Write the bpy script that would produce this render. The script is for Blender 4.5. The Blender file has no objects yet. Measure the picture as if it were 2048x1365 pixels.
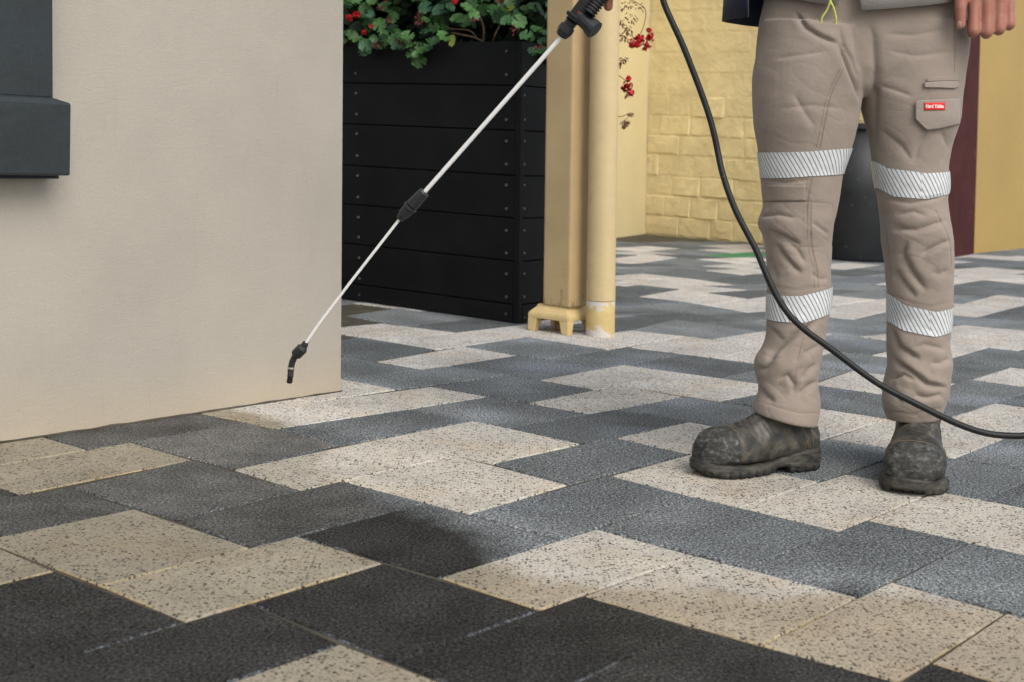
import bpy, bmesh, math, random
import numpy as np
from mathutils import Vector, Matrix, noise
from mathutils.bvhtree import BVHTree

S = bpy.context.scene
C = S.collection
rng = random.Random(7)

# ------------------------------------------------------------------ camera, sky, sun, exposure
H = 0.70                                   # eye height of the crouching photographer
FPX, PITCH, ROLL, YAW, CY = 2795.9, 0.0523642, 0.0433292, 0.8805092, -258.75
cp, sp = math.cos(PITCH), math.sin(PITCH)
F_ = np.array([0, cp, -sp]); R_ = np.array([1.0, 0, 0]); U_ = np.array([0, sp, cp])
R2 = math.cos(ROLL) * R_ + math.sin(ROLL) * U_
U2 = -math.sin(ROLL) * R_ + math.cos(ROLL) * U_
K_ = np.array([[FPX, 0, 1024], [0, FPX, 682.5 + CY], [0, 0, 1.0]])
M_ = K_ @ np.vstack([R2, -U2, F_])
MI = np.linalg.inv(M_)
CAM = np.array([0, 0, H])

cam_data = bpy.data.cameras.new('camera')
cam = bpy.data.objects.new('camera', cam_data); C.objects.link(cam)
cam.matrix_world = Matrix(((R2[0], U2[0], -F_[0], 0), (R2[1], U2[1], -F_[1], 0), (R2[2], U2[2], -F_[2], H), (0, 0, 0, 1)))
cam_data.sensor_width = 36.0
cam_data.lens = FPX / 2048 * 36
cam_data.shift_y = CY / 2048
cam_data.clip_start = 0.05; cam_data.clip_end = 400
cam_data.dof.use_dof = True
cam_data.dof.focus_distance = 3.1
cam_data.dof.aperture_fstop = 7.1
S.camera = cam

SUN_EL, SUN_AZ = math.radians(44), math.radians(150)     # azimuth clockwise from +Y
w = bpy.data.worlds.new('World'); S.world = w; w.use_nodes = True
nt = w.node_tree
sky = nt.nodes.new('ShaderNodeTexSky'); sky.sky_type = 'NISHITA'; sky.sun_disc = False
sky.sun_elevation = SUN_EL; sky.sun_rotation = SUN_AZ
sky.air_density = 1.0; sky.dust_density = 3.0; sky.ozone_density = 1.0
hsv = nt.nodes.new('ShaderNodeHueSaturation'); hsv.inputs['Saturation'].default_value = 0.45
nt.links.new(sky.outputs[0], hsv.inputs['Color'])
nt.links.new(hsv.outputs[0], nt.nodes['Background'].inputs[0])
nt.nodes['Background'].inputs[1].default_value = 0.15
sd = bpy.data.lights.new('sun', 'SUN'); sd.energy = 1.15; sd.angle = math.radians(42); sd.color = (1.0, 0.95, 0.88)
sun = bpy.data.objects.new('sun', sd); C.objects.link(sun)
sdir = Vector((math.sin(SUN_AZ) * math.cos(SUN_EL), math.cos(SUN_AZ) * math.cos(SUN_EL), math.sin(SUN_EL)))
sun.rotation_euler = sdir.to_track_quat('Z', 'Y').to_euler()
sun.location = sdir * 30
S.view_settings.view_transform = 'Standard'; S.view_settings.look = 'None'
S.view_settings.gamma = 1; S.view_settings.use_curve_mapping = False
S.view_settings.exposure = 0.42
S.render.engine = 'CYCLES'

# ------------------------------------------------------------------ geometry helpers
TILT = -0.0307
PL = np.array([math.sin(TILT), 0, math.cos(TILT)])       # plumb line: the paving falls sideways under the walls
AV = np.array([math.cos(YAW), math.sin(YAW), 0]); BV = np.array([math.sin(YAW), -math.cos(YAW), 0])

def at(x, y, Y):
    d = MI @ np.array([x, y, 1.0]); return CAM + d * (Y / d[1])
def gnd(x, y, z=0.0):
    d = MI @ np.array([x, y, 1.0]); return CAM + d * ((z - H) / d[2])
def proj(Pn):
    q = (np.asarray(Pn) - CAM) @ M_.T; return q[:, :2] / q[:, 2:3]
def on_plane(x, y, p0, n):
    d = MI @ np.array([x, y, 1.0]); return CAM + d * (np.dot(p0 - CAM, n) / np.dot(d, n))

def tag(o, label=None, cat=None, group=None, kind=None):
    if label: o['label'] = label
    if cat: o['category'] = cat
    if group: o['group'] = group
    if kind: o['kind'] = kind
    return o
def mesh(name, V, Fc, mat, parent=None, smooth=False):
    me = bpy.data.meshes.new(name)
    me.from_pydata([tuple(map(float, v)) for v in V], [], [tuple(map(int, f)) for f in Fc]); me.update()
    return link(name, me, mat, parent, smooth)
def link(name, me, mat, parent=None, smooth=False):
    if mat is not None and not me.materials: me.materials.append(mat)
    if smooth:
        me.polygons.foreach_set('use_smooth', [True] * len(me.polygons))
    o = bpy.data.objects.new(name, me); C.objects.link(o)
    if parent: o.parent = parent
    return o
def bmobj(name, bm, mat, parent=None, smooth=False):
    bmesh.ops.recalc_face_normals(bm, faces=bm.faces)
    me = bpy.data.meshes.new(name); bm.to_mesh(me); bm.free()
    return link(name, me, mat, parent, smooth)
def empty(name, loc=(0, 0, 0)):
    o = bpy.data.objects.new(name, None); C.objects.link(o); o.location = loc
    o.empty_display_size = 0.1
    return o
def prism(bm, base, axis_vec, bev=0.0):
    """closed prism: base polygon (list of points) pushed along a vector"""
    n = len(base); v0 = [bm.verts.new(tuple(p)) for p in base]
    v1 = [bm.verts.new(tuple(np.asarray(p) + axis_vec)) for p in base]
    bm.faces.new(v0); bm.faces.new(v1[::-1])
    for i in range(n): bm.faces.new((v0[i], v1[i], v1[(i + 1) % n], v0[(i + 1) % n]))
    if bev > 0:
        bm.normal_update()
        ed = [e for e in bm.edges if any(v in v0 or v in v1 for v in e.verts)]
        bmesh.ops.bevel(bm, geom=ed, offset=bev, segments=2, affect='EDGES', profile=0.6)
def block(name, o, ex, ey, ez, mat, parent=None, bev=0.003):
    """box from corner o along three edge vectors"""
    bm = bmesh.new(); o = np.asarray(o, float)
    prism(bm, [o, o + ex, o + ex + ey, o + ey], np.asarray(ez, float), bev)
    return bmobj(name, bm, mat, parent)
def frames(pts):
    pts = [np.asarray(p, float) for p in pts]; T = []
    for i in range(len(pts)):
        t = pts[min(i + 1, len(pts) - 1)] - pts[max(i - 1, 0)]; T.append(t / (np.linalg.norm(t) + 1e-12))
    n = np.cross(T[0], [0.13, 0.2, 0.97]); n /= np.linalg.norm(n); out = []
    for t in T:
        n = n - t * np.dot(n, t); n /= np.linalg.norm(n); out.append((t, n, np.cross(t, n)))
    return pts, out
def tube_vf(pts, rad, seg=12, V=None, Fc=None, cap=True):
    V = [] if V is None else V; Fc = [] if Fc is None else Fc
    if not hasattr(rad, '__len__'): rad = [rad] * len(pts)
    pts, fr = frames(pts); b = len(V)
    for p, (t, n, m), r in zip(pts, fr, rad):
        for k in range(seg):
            a = 2 * math.pi * k / seg; V.append(p + (n * math.cos(a) + m * math.sin(a)) * r)
    for i in range(len(pts) - 1):
        for k in range(seg):
            q = b + i * seg; Fc.append((q + k, q + (k + 1) % seg, q + seg + (k + 1) % seg, q + seg + k))
    if cap:
        e0 = len(V); V.extend(V[b:b + seg]); V.extend(V[b + (len(pts) - 1) * seg:b + len(pts) * seg])
        Fc.append(tuple(e0 + k for k in range(seg))[::-1]); Fc.append(tuple(e0 + seg + k for k in range(seg)))
    return V, Fc
def tube(name, pts, rad, mat, parent=None, seg=12, smooth=True):
    V, Fc = tube_vf(pts, rad, seg); return mesh(name, V, Fc, mat, parent, smooth)
def spline(pts, n=8):
    pts = [np.asarray(p, float) for p in pts]; P = [2 * pts[0] - pts[1]] + pts + [2 * pts[-1] - pts[-2]]; out = []
    for i in range(1, len(P) - 2):
        for k in range(n):
            t = k / n
            out.append(0.5 * ((2 * P[i]) + (-P[i - 1] + P[i + 1]) * t + (2 * P[i - 1] - 5 * P[i] + 4 * P[i + 1] - P[i + 2]) * t * t + (-P[i - 1] + 3 * P[i] - 3 * P[i + 1] + P[i + 2]) * t ** 3))
    out.append(pts[-1]); return out
def rings_vf(rings, V, Fc):
    b = len(V); seg = len(rings[0])
    for r in rings: V.extend(r)
    for i in range(len(rings) - 1):
        for k in range(seg):
            q = b + i * seg; Fc.append((q + k, q + (k + 1) % seg, q + seg + (k + 1) % seg, q + seg + k))
    Fc.append(tuple(b + k for k in range(seg))[::-1]); Fc.append(tuple(b + (len(rings) - 1) * seg + k for k in range(seg)))
def remesh(V, Fc, voxel, smooth=0, fac=0.5):
    me = bpy.data.meshes.new('tmp'); me.from_pydata([tuple(map(float, v)) for v in V], [], Fc); me.update()
    o = bpy.data.objects.new('tmp', me); C.objects.link(o)
    bm = bmesh.new(); bm.from_mesh(me); bmesh.ops.recalc_face_normals(bm, faces=bm.faces); bm.to_mesh(me); bm.free()
    m = o.modifiers.new('r', 'REMESH'); m.mode = 'VOXEL'; m.voxel_size = voxel
    if smooth:
        s = o.modifiers.new('s', 'SMOOTH'); s.iterations = smooth; s.factor = fac
    dg = bpy.context.evaluated_depsgraph_get()
    out = bpy.data.meshes.new_from_object(o.evaluated_get(dg))
    bpy.data.objects.remove(o); bpy.data.meshes.remove(me)
    return out
def co_of(me):
    a = np.empty(len(me.vertices) * 3); me.vertices.foreach_get('co', a); return a.reshape(-1, 3)
def no_of(me):
    a = np.empty(len(me.vertices) * 3); me.vertices.foreach_get('normal', a); return a.reshape(-1, 3)
def set_co(me, a):
    me.vertices.foreach_set('co', a.ravel()); me.update()

# ------------------------------------------------------------------ materials
def mat(name, col, rough=0.7, spec=0.3, metal=0.0):
    m = bpy.data.materials.new(name); m.use_nodes = True
    b = m.node_tree.nodes['Principled BSDF']
    b.inputs['Base Color'].default_value = (*col, 1); b.inputs['Roughness'].default_value = rough
    b.inputs['Specular IOR Level'].default_value = spec; b.inputs['Metallic'].default_value = metal
    return m
class N:
    def __init__(s, m):
        s.t = m.node_tree; s.b = s.t.nodes['Principled BSDF']
        s.pos = s.new('ShaderNodeNewGeometry').outputs['Position']
    def new(s, k, **kw):
        n = s.t.nodes.new(k)
        for a, v in kw.items(): setattr(n, a, v)
        return n
    def lk(s, a, b): s.t.links.new(a, b)
    def noise(s, scale, detail=3, rough=0.55, vec=None, dist=0.0):
        n = s.new('ShaderNodeTexNoise'); n.inputs['Scale'].default_value = scale
        n.inputs['Detail'].default_value = detail; n.inputs['Roughness'].default_value = rough
        n.inputs['Distortion'].default_value = dist
        s.lk(vec or s.pos, n.inputs['Vector']); return n.outputs['Fac']
    def vor(s, scale, vec=None, rnd=1.0, out='Distance'):
        n = s.new('ShaderNodeTexVoronoi'); n.inputs['Scale'].default_value = scale
        n.inputs['Randomness'].default_value = rnd
        s.lk(vec or s.pos, n.inputs['Vector']); return n.outputs[out]
    def ramp(s, fac, stops):
        n = s.new('ShaderNodeValToRGB'); e = n.color_ramp.elements
        while len(e) < len(stops): e.new(0.5)
        for q, (p, c) in zip(e, stops):
            q.position = p; q.color = (*c, 1) if hasattr(c, '__len__') else (c, c, c, 1)
        s.lk(fac, n.inputs[0]); return n.outputs[0]
    def mix(s, fac, a, b, mode='MIX'):
        n = s.new('ShaderNodeMix', data_type='RGBA', blend_type=mode)
        for sock, v in ((n.inputs[0], fac), (n.inputs[6], a), (n.inputs[7], b)):
            if hasattr(v, 'is_linked') or hasattr(v, 'links'): s.lk(v, sock)
            elif hasattr(v, '__len__'): sock.default_value = (*v, 1)
            else: sock.default_value = v
        return n.outputs[2]
    def math(s, op, a, b=0.0, c=0.0):
        n = s.new('ShaderNodeMath', operation=op)
        for i, v in enumerate((a, b, c)):
            if hasattr(v, 'links'): s.lk(v, n.inputs[i])
            else: n.inputs[i].default_value = v
        return n.outputs[0]
    def scale(s, sx, sy, sz, rot=(0, 0, 0)):
        n = s.new('ShaderNodeMapping'); n.inputs['Scale'].default_value = (sx, sy, sz); n.inputs['Rotation'].default_value = rot
        s.lk(s.pos, n.inputs['Vector']); return n.outputs[0]
    def bump(s, h, strength=0.3, dist=0.002, prev=None):
        n = s.new('ShaderNodeBump'); n.inputs['Strength'].default_value = strength; n.inputs['Distance'].default_value = dist
        s.lk(h, n.inputs['Height'])
        if prev is not None: s.lk(prev, n.inputs['Normal'])
        return n.outputs[0]
    def col(s, c): s.lk(c, s.b.inputs['Base Color'])
    def nrm(s, n): s.lk(n, s.b.inputs['Normal'])
    def rgh(s, r): s.lk(r, s.b.inputs['Roughness'])

def paver_mat(name, tan):
    """dry colour and wet colour come from the slab; the edge of the wet area breaks up in the grain of the concrete"""
    m = mat(name, (.5, .5, .5), 0.8, 0.2); n = N(m)
    a = n.new('ShaderNodeVertexColor'); a.layer_name = 'tone'
    a2 = n.new('ShaderNodeVertexColor'); a2.layer_name = 'damp_and_edge_light'
    wf = n.math('ADD', a.outputs['Alpha'], n.math('MULTIPLY', n.math('SUBTRACT', n.noise(150, 4, .8), .5), 1.1))
    wf = n.math('ADD', wf, n.math('MULTIPLY', n.math('SUBTRACT', n.noise(17, 4, .65), .5), .8))
    wf = n.math('MULTIPLY', n.ramp(wf, [(.16, 0.0), (.84, 1.0)] if tan else [(.25, 0.0), (.75, 1.0)]), n.ramp(a.outputs['Alpha'], [(.0, 0.0), (.10, 1.0)]))
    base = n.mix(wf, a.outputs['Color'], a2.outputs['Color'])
    base = n.mix(1.0, base, n.ramp(n.noise(4.5, 5, 0.65), [(0.3, 0.80), (0.7, 1.16)]), 'MULTIPLY')
    if tan:
        base = n.mix(n.ramp(n.noise(5.0, 5, 0.65), [(0.50, 0.0), (0.72, 0.5)]), base, n.mix(1.0, base, (1.0, .85, .66), 'MULTIPLY'))
        grain = n.noise(260, 4, 0.8)
        base = n.mix(1.0, base, n.ramp(grain, [(0.3, 0.62), (0.5, 1.0), (0.7, 1.30)]), 'MULTIPLY')
        wv = n.new('ShaderNodeVectorMath', operation='ADD'); wn = n.new('ShaderNodeTexNoise'); wn.inputs['Scale'].default_value = 160; n.lk(n.pos, wn.inputs['Vector'])
        ws = n.new('ShaderNodeVectorMath', operation='SCALE'); n.lk(wn.outputs['Color'], ws.inputs[0]); ws.inputs['Scale'].default_value = .006
        n.lk(n.pos, wv.inputs[0]); n.lk(ws.outputs[0], wv.inputs[1])
        def chips(sc, keep, size, soft, top):
            vv = n.new('ShaderNodeTexVoronoi'); vv.inputs['Scale'].default_value = sc; n.lk(wv.outputs[0], vv.inputs['Vector'])
            sp_ = n.new('ShaderNodeSeparateColor'); n.lk(vv.outputs['Color'], sp_.inputs[0])
            thr = n.math('MULTIPLY', n.math('SUBTRACT', sp_.outputs[0], keep), size)
            return n.ramp(n.math('SUBTRACT', thr, vv.outputs['Distance']), [(0.0, 0.0), (soft, top)])
        spk2 = chips(280, .05, .62, .10, .85); spk = chips(150, .16, .62, .07, 1.0)
        base = n.mix(spk2, base, n.mix(1.0, base, (.40, .37, .34), 'MULTIPLY'))
        base = n.mix(spk, base, n.mix(1.0, base, (.17, .165, .16), 'MULTIPLY'))
        h = n.math('ADD', n.math('MULTIPLY', spk, -0.8), grain)
        n.lk(n.math('MULTIPLY', wf, .25), n.b.inputs['Specular IOR Level'])
    else:
        grain = n.noise(200, 4, 0.85)
        base = n.mix(1.0, base, n.ramp(grain, [(0.36, 0.16), (0.5, 0.80), (0.64, 2.7)]), 'MULTIPLY')
        lt = n.ramp(n.vor(240), [(0.0, 1.0), (0.20, 0.0)])
        base = n.mix(n.math('MULTIPLY', lt, 0.5), base, n.mix(1.0, base, (2.2, 2.25, 2.3), 'MULTIPLY'))
        dk = n.ramp(n.noise(150, 2, 0.6), [(0.36, 1.0), (0.45, 0.0)])
        base = n.mix(n.math('MULTIPLY', dk, 0.6), base, n.mix(1.0, base, (.35, .35, .35), 'MULTIPLY'))
        h = n.math('ADD', grain, n.math('MULTIPLY', dk, -1.0))
        n.lk(n.math('MULTIPLY', n.ramp(n.noise(210, 3, .8), [(.48, .02), (.66, 1.0)]), n.math('MULTIPLY_ADD', wf, .45, .04)), n.b.inputs['Specular IOR Level'])
    n.col(base)
    n.rgh(n.math('MULTIPLY_ADD', wf, -0.40, 0.90))
    n.nrm(n.bump(h, 0.9, 0.0024))
    return m
M = {}
M['tan'] = paver_mat('honed_cream_concrete', True)
M['dark'] = paver_mat('charcoal_concrete', False)

def stained(name, col, scale=2.0, lo=.85, hi=1.1, rough=.8, spec=.25, bumpsc=180, bumpst=.35, bumpd=.001, dirt=None, grain=(.96, 1.04)):
    m = mat(name, col, rough, spec); n = N(m)
    c = n.mix(1.0, col, n.ramp(n.noise(scale, 5, 0.6), [(0.28, lo), (0.72, hi)]), 'MULTIPLY')
    c = n.mix(1.0, c, n.ramp(n.noise(bumpsc * .5, 3, .7), [(0.3, grain[0]), (0.7, grain[1])]), 'MULTIPLY')
    if dirt:
        dcol, dsc, thr = dirt
        c = n.mix(n.ramp(n.noise(dsc, 6, 0.7), [(thr, 0.0), (thr + .06, 0.8)]), c, dcol)
    n.col(c); n.nrm(n.bump(n.noise(bumpsc, 3, .6), bumpst, bumpd)); return m

# cream render: stains near the ground, horizontal trowel marks
m = mat('cream_render', (.52, .475, .40), .85, .2); n = N(m)
sep = n.new('ShaderNodeSeparateXYZ'); n.lk(n.pos, sep.inputs[0])
c = n.mix(1.0, (.375, .348, .297), n.ramp(n.noise(1.6, 5, .6), [(.3, .90), (.7, 1.07)]), 'MULTIPLY')
hh = n.math('ADD', sep.outputs['Z'], n.math('MULTIPLY', n.noise(6, 3), .12))
c = n.mix(n.ramp(hh, [(.06, .62), (.20, 0.0)]), c, (.44, .365, .26))
streak = n.noise(1.0, 4, .6, vec=n.scale(26, 26, 3.5))
c = n.mix(n.ramp(streak, [(.62, 0.0), (.76, .30)]), c, (.30, .27, .22))
dst = n.new('ShaderNodeVectorMath', operation='DISTANCE'); n.lk(n.pos, dst.inputs[0]); dst.inputs[1].default_value = (-.52, 3.62, .95)
c = n.mix(n.ramp(n.math('ADD', dst.outputs['Value'], n.math('MULTIPLY', n.noise(30, 3), .02)), [(.022, .14), (.040, 0.0)]), c, (.16, .15, .15))
pits = n.vor(22); pn = n.noise(9, 2)
c = n.mix(n.ramp(n.math('SUBTRACT', n.math('MULTIPLY_ADD', pn, .55, -.30), pits), [(.0, 0.0), (.02, .45)]), c, (.25, .23, .2))
c = n.mix(1.0, c, n.ramp(n.noise(320, 3, .7), [(.3, .93), (.7, 1.06)]), 'MULTIPLY')
n.col(c)
b1 = n.bump(n.noise(1.0, 4, .6, vec=n.scale(45, 45, 160)), .5, .0012)
b2 = n.bump(n.noise(11, 4, .6), .22, .006, b1)
n.nrm(n.bump(n.noise(300, 3, .7), .7, .0011, b2)); M['render'] = m

M['slate'] = stained('slate_blue_paint', (.020, .027, .030), 6, .8, 1.2, .55, .4, 160, .6, .0012, grain=(.9, 1.12))
M['yellow'] = stained('pale_yellow_paint', (.62, .53, .30), 1.2, .9, 1.06, .6, .3, 60, .25, .001)
M['brickyellow'] = stained('yellow_painted_brick', (.70, .585, .325), 3.5, .80, 1.08, .75, .2, 19, 1.0, .008)
M['ochre'] = stained('ochre_paint', (.37, .255, .085), 1.2, .93, 1.05, .55, .3, 40, .3, .001, dirt=((.3, .2, .08), 30, .74))
# burgundy gloss, chipped to the yellow below
m = mat('burgundy_gloss_paint', (.055, .012, .012), .62, .12); n = N(m)
ch = n.ramp(n.noise(9, 7, .78, dist=.8), [(.655, 0.0), (.67, 1.0)])
c = n.mix(ch, n.mix(1.0, (.052, .0125, .0125), n.ramp(n.noise(5, 4), [(.3, .8), (.7, 1.3)]), 'MULTIPLY'), (.42, .30, .13))
c = n.mix(n.ramp(n.noise(1, 4, .6, vec=n.scale(70, 70, 6)), [(.68, 0.0), (.73, .6)]), c, (.30, .17, .15))
n.col(c); n.nrm(n.bump(n.noise(22, 4), .4, .003)); M['burgundy'] = m
m = mat('tan_painted_timber', (.44, .33, .17), .6, .3); n = N(m)
c = n.mix(1.0, (.45, .335, .175), n.ramp(n.noise(6, 5, .6), [(.28, .88), (.72, 1.06)]), 'MULTIPLY')
c = n.mix(n.ramp(n.noise(15, 6, .7), [(.70, 0.0), (.74, .8)]), c, (.17, .11, .06))
sep = n.new('ShaderNodeSeparateXYZ'); n.lk(n.pos, sep.inputs[0])
sk = n.noise(1.0, 4, .7, vec=n.scale(110, 110, 9)); hm = n.ramp(n.math('ADD', sep.outputs['Z'], n.math('MULTIPLY', n.noise(60, 2), .05)), [(.135, 1.0), (.165, 0.0)])
c = n.mix(n.math('MULTIPLY', n.ramp(sk, [(.57, 0.0), (.60, 1.0)]), hm), c, (.075, .055, .03))
sk2 = n.noise(1.0, 5, .7, vec=n.scale(40, 40, 14)); hm2 = n.ramp(sep.outputs['Z'], [(.13, .75), (.5, 0.0)])
c = n.mix(n.math('MULTIPLY', n.ramp(sk2, [(.64, 0.0), (.67, 1.0)]), hm2), c, (.14, .10, .055))
n.col(c); n.nrm(n.bump(n.noise(1.0, 4, .6, vec=n.scale(120, 120, 14)), .35, .0015)); M['post'] = m
M['iron'] = stained('cream_painted_iron', (.60, .455, .215), 9, .85, 1.06, .55, .35, 60, .5, .0012, dirt=((.30, .17, .08), 22, .69))
M['pipe'] = stained('cream_painted_steel', (.56, .44, .24), 6, .93, 1.04, .42, .45, 60, .15, .0006, dirt=((.62, .60, .56), 38, .77))
m = mat('peeling_pipe_paint', (.60, .46, .22), .5, .35); n = N(m)
sep = n.new('ShaderNodeSeparateXYZ'); n.lk(n.pos, sep.inputs[0])
e1 = n.math('MINIMUM', n.math('ABSOLUTE', n.math('SUBTRACT', sep.outputs['Z'], .122)), n.math('ABSOLUTE', n.math('SUBTRACT', sep.outputs['Z'], .006)))
pe = n.math('SUBTRACT', n.noise(26, 4, .6), n.math('MULTIPLY', e1, 6.5))
c = n.mix(n.ramp(pe, [(.42, 0.0), (.44, 1.0)]), n.mix(1.0, (.60, .455, .205), n.ramp(n.noise(14, 4), [(.3, .8), (.7, 1.1)]), 'MULTIPLY'), (.60, .56, .52))
n.col(c); M['pipebase'] = m
M['plank'] = stained('black_stained_plank', (.0055, .0056, .0058), 5, .6, 1.5, .55, .16, 90, .3, .0008, dirt=((.035, .035, .036), 12, .72))
M['bolt'] = mat('dull_zinc', (.10, .10, .10), .5, .4, .3)
M['pot'] = stained('charcoal_glazed_pot', (.009, .0105, .012), 8, .7, 1.4, .5, .4, 60, .5, .001, dirt=((.075, .08, .085), 26, .63))
M['grout'] = stained('sand_joint', (.085, .075, .058), 12, .6, 1.3, .95, .1, 200, 1, .002)
M['soil'] = stained('potting_soil', (.03, .02, .013), 20, .6, 1.4, .95, .1, 90, 1, .01)
M['far'] = stained('concrete_ground', (.26, .25, .235), 2, .85, 1.1, .9, .2, 120, .5, .002)
def leaf_mat(name, col):
    m = mat(name, col, .5, .35); n = N(m)
    c = n.mix(1.0, col, n.ramp(n.noise(28, 4, .6), [(.3, .65), (.7, 1.35)]), 'MULTIPLY')
    inf = n.new('ShaderNodeObjectInfo'); c = n.mix(1.0, c, n.ramp(inf.outputs['Random'], [(0, .6), (1, 1.45)]), 'MULTIPLY')
    n.col(c); n.b.inputs['Subsurface Weight'].default_value = 0.0
    n.nrm(n.bump(n.vor(120), .4, .001)); return m
M['leaf0'] = leaf_mat('geranium_leaf', (.050, .125, .032)); M['leaf1'] = leaf_mat('deep_green_leaf', (.028, .078, .024))
M['leaf2'] = leaf_mat('yellowing_leaf', (.17, .21, .035)); M['leaf3'] = leaf_mat('blue_green_leaf', (.040, .108, .048))
M['shadedleaf'] = leaf_mat('inner_foliage', (.014, .032, .014))
M['red'] = stained('red_petal', (.40, .006, .012), 90, .6, 1.3, .5, .3, 200, .3, .001)
M['dried'] = stained('dried_flower', (.13, .040, .036), 60, .5, 1.6, .8, .2, 200, .3, .001)
M['stem'] = stained('woody_stem', (.20, .13, .075), 30, .7, 1.3, .8, .2, 200, .5, .001)
# cotton drill
def cloth(name, col, hi=1.08):
    m = mat(name, col, .88, .12); n = N(m)
    c = n.mix(1.0, col, n.ramp(n.noise(7, 4, .6), [(.3, .90), (.7, hi)]), 'MULTIPLY')
    c = n.mix(1.0, c, n.ramp(n.noise(900, 2, .7), [(.3, .93), (.7, 1.06)]), 'MULTIPLY')
    n.col(c); b = n.bump(n.noise(22, 4, .55, dist=.5), .30, .004)
    rd = n.math('ABSOLUTE', n.math('SUBTRACT', n.noise(1.0, 3, .6, vec=n.scale(16, 16, 34, (0, .35, 0)), dist=1.2), .5))
    b = n.bump(n.ramp(rd, [(.0, 0.0), (.10, 1.0)]), .10, .003, b)
    n.nrm(n.bump(n.noise(1.0, 2, .6, vec=n.scale(900, 900, 420, (0, .7, 0))), .45, .0008, b))
    n.b.inputs['Sheen Weight'].default_value = .15; return m
M['drill'] = cloth('khaki_cotton_drill', (.272, .227, .189))
M['drill2'] = cloth('khaki_pocket_cloth', (.300, .255, .22))
M['shirt'] = cloth('grey_work_shirt', (.235, .215, .20)); M['navy'] = cloth('navy_jacket', (.012, .017, .032))
M['cord'] = mat('lime_cord', (.62, .66, .16), .7)
m = mat('reflective_tape', (.8, .8, .8), .35, .5); n = N(m)
uv = n.new('ShaderNodeUVMap'); uv.uv_map = 'UVMap'; sep = n.new('ShaderNodeSeparateXYZ'); n.lk(uv.outputs[0], sep.inputs[0])
ph = n.math('FRACT', n.math('MULTIPLY', n.math('SUBTRACT', sep.outputs['X'], n.math('MULTIPLY', sep.outputs['Y'], .56)), 1 / .0098))
st = n.ramp(ph, [(.0, 0.0), (.05, 1.0), (.26, 1.0), (.32, 0.0)])
c = n.mix(st, n.mix(1.0, (.62, .65, .66), n.ramp(n.noise(60, 3), [(.3, .88), (.7, 1.05)]), 'MULTIPLY'), (.17, .16, .145))
n.col(c); n.nrm(n.bump(n.noise(70, 3), .3, .002)); M['tape'] = m
M['patch'] = mat('red_woven_patch', (.62, .035, .03), .7); M['print'] = mat('white_lettering', (.85, .82, .8), .7)
# leather
m = mat('scuffed_leather', (.05, .045, .04), .55, .4); n = N(m)
c = n.ramp(n.noise(24, 6, .62, dist=.7), [(.34, (.017, .017, .016)), (.5, (.041, .038, .032)), (.66, (.105, .091, .070))])
c = n.mix(n.ramp(n.noise(60, 4, .7), [(.55, 0.0), (.7, .5)]), c, (.05, .055, .06))
n.col(c); n.nrm(n.bump(n.noise(130, 4, .6), .5, .0012)); n.rgh(n.ramp(n.noise(20, 3), [(.3, .42), (.7, .75)])); M['leather'] = m
m = mat('abraded_toe_cap', (.1, .1, .1), .6, .35); n = N(m)
sc = n.noise(1.0, 6, .75, vec=n.scale(60, 60, 95), dist=.35)
c = n.ramp(sc, [(.42, (.024, .024, .021)), (.52, (.050, .049, .043)), (.62, (.115, .12, .113)), (.70, (.19, .195, .185))])
n.col(c); n.nrm(n.bump(sc, .8, .002)); M['toe'] = m
m = mat('dusty_rubber', (.05, .05, .045), .7, .3); n = N(m)
c = n.ramp(n.noise(1.0, 5, .65, vec=n.scale(30, 30, 110)), [(.36, (.018, .018, .017)), (.64, (.078, .072, .058))])
n.col(c); n.nrm(n.bump(n.noise(90, 4), .5, .002)); M['rubber'] = m
M['tread'] = mat('dark_rubber', (.022, .021, .020), .75, .3)
M['thread'] = mat('tan_thread', (.20, .155, .10), .8); M['elastic'] = stained('elastic_gusset', (.02, .021, .022), 60, .8, 1.2, .8, .2, 300, .8, .001)
m = mat('skin', (.42, .20, .145), .5, .4); n = N(m)
c = n.mix(n.ramp(n.noise(30, 4), [(.35, 0.0), (.7, .6)]), (.32, .145, .10), (.31, .092, .066))
n.col(c); n.nrm(n.bump(n.noise(230, 4, .6), .4, .001)); n.b.inputs['Subsurface Weight'].default_value = .08
n.b.inputs['Subsurface Radius'].default_value = (.01, .004, .002); M['skin'] = m
M['nail'] = mat('fingernail', (.42, .24, .19), .35, .5)
M['hair'] = mat('brown_hair', (.05, .03, .02), .6)
m = mat('brushed_aluminium', (.93, .93, .92), .30, .6, 0.15); n = N(m)
n.rgh(n.ramp(n.noise(40, 3), [(.3, .24), (.7, .42)])); M['alu'] = m
M['blackplastic'] = stained('black_plastic', (.016, .017, .019), 40, .8, 1.3, .45, .5, 200, .2, .0005)
M['redplastic'] = mat('red_plastic', (.5, .03, .02), .4)
M['hose'] = stained('black_rubber_hose', (.010, .0105, .0105), 30, .8, 1.4, .5, .3, 300, .2, .0004, dirt=((.05, .05, .048), 40, .62))
M['brass'] = mat('pale_metal_fitting', (.6, .57, .5), .35, .5, .8)

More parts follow.
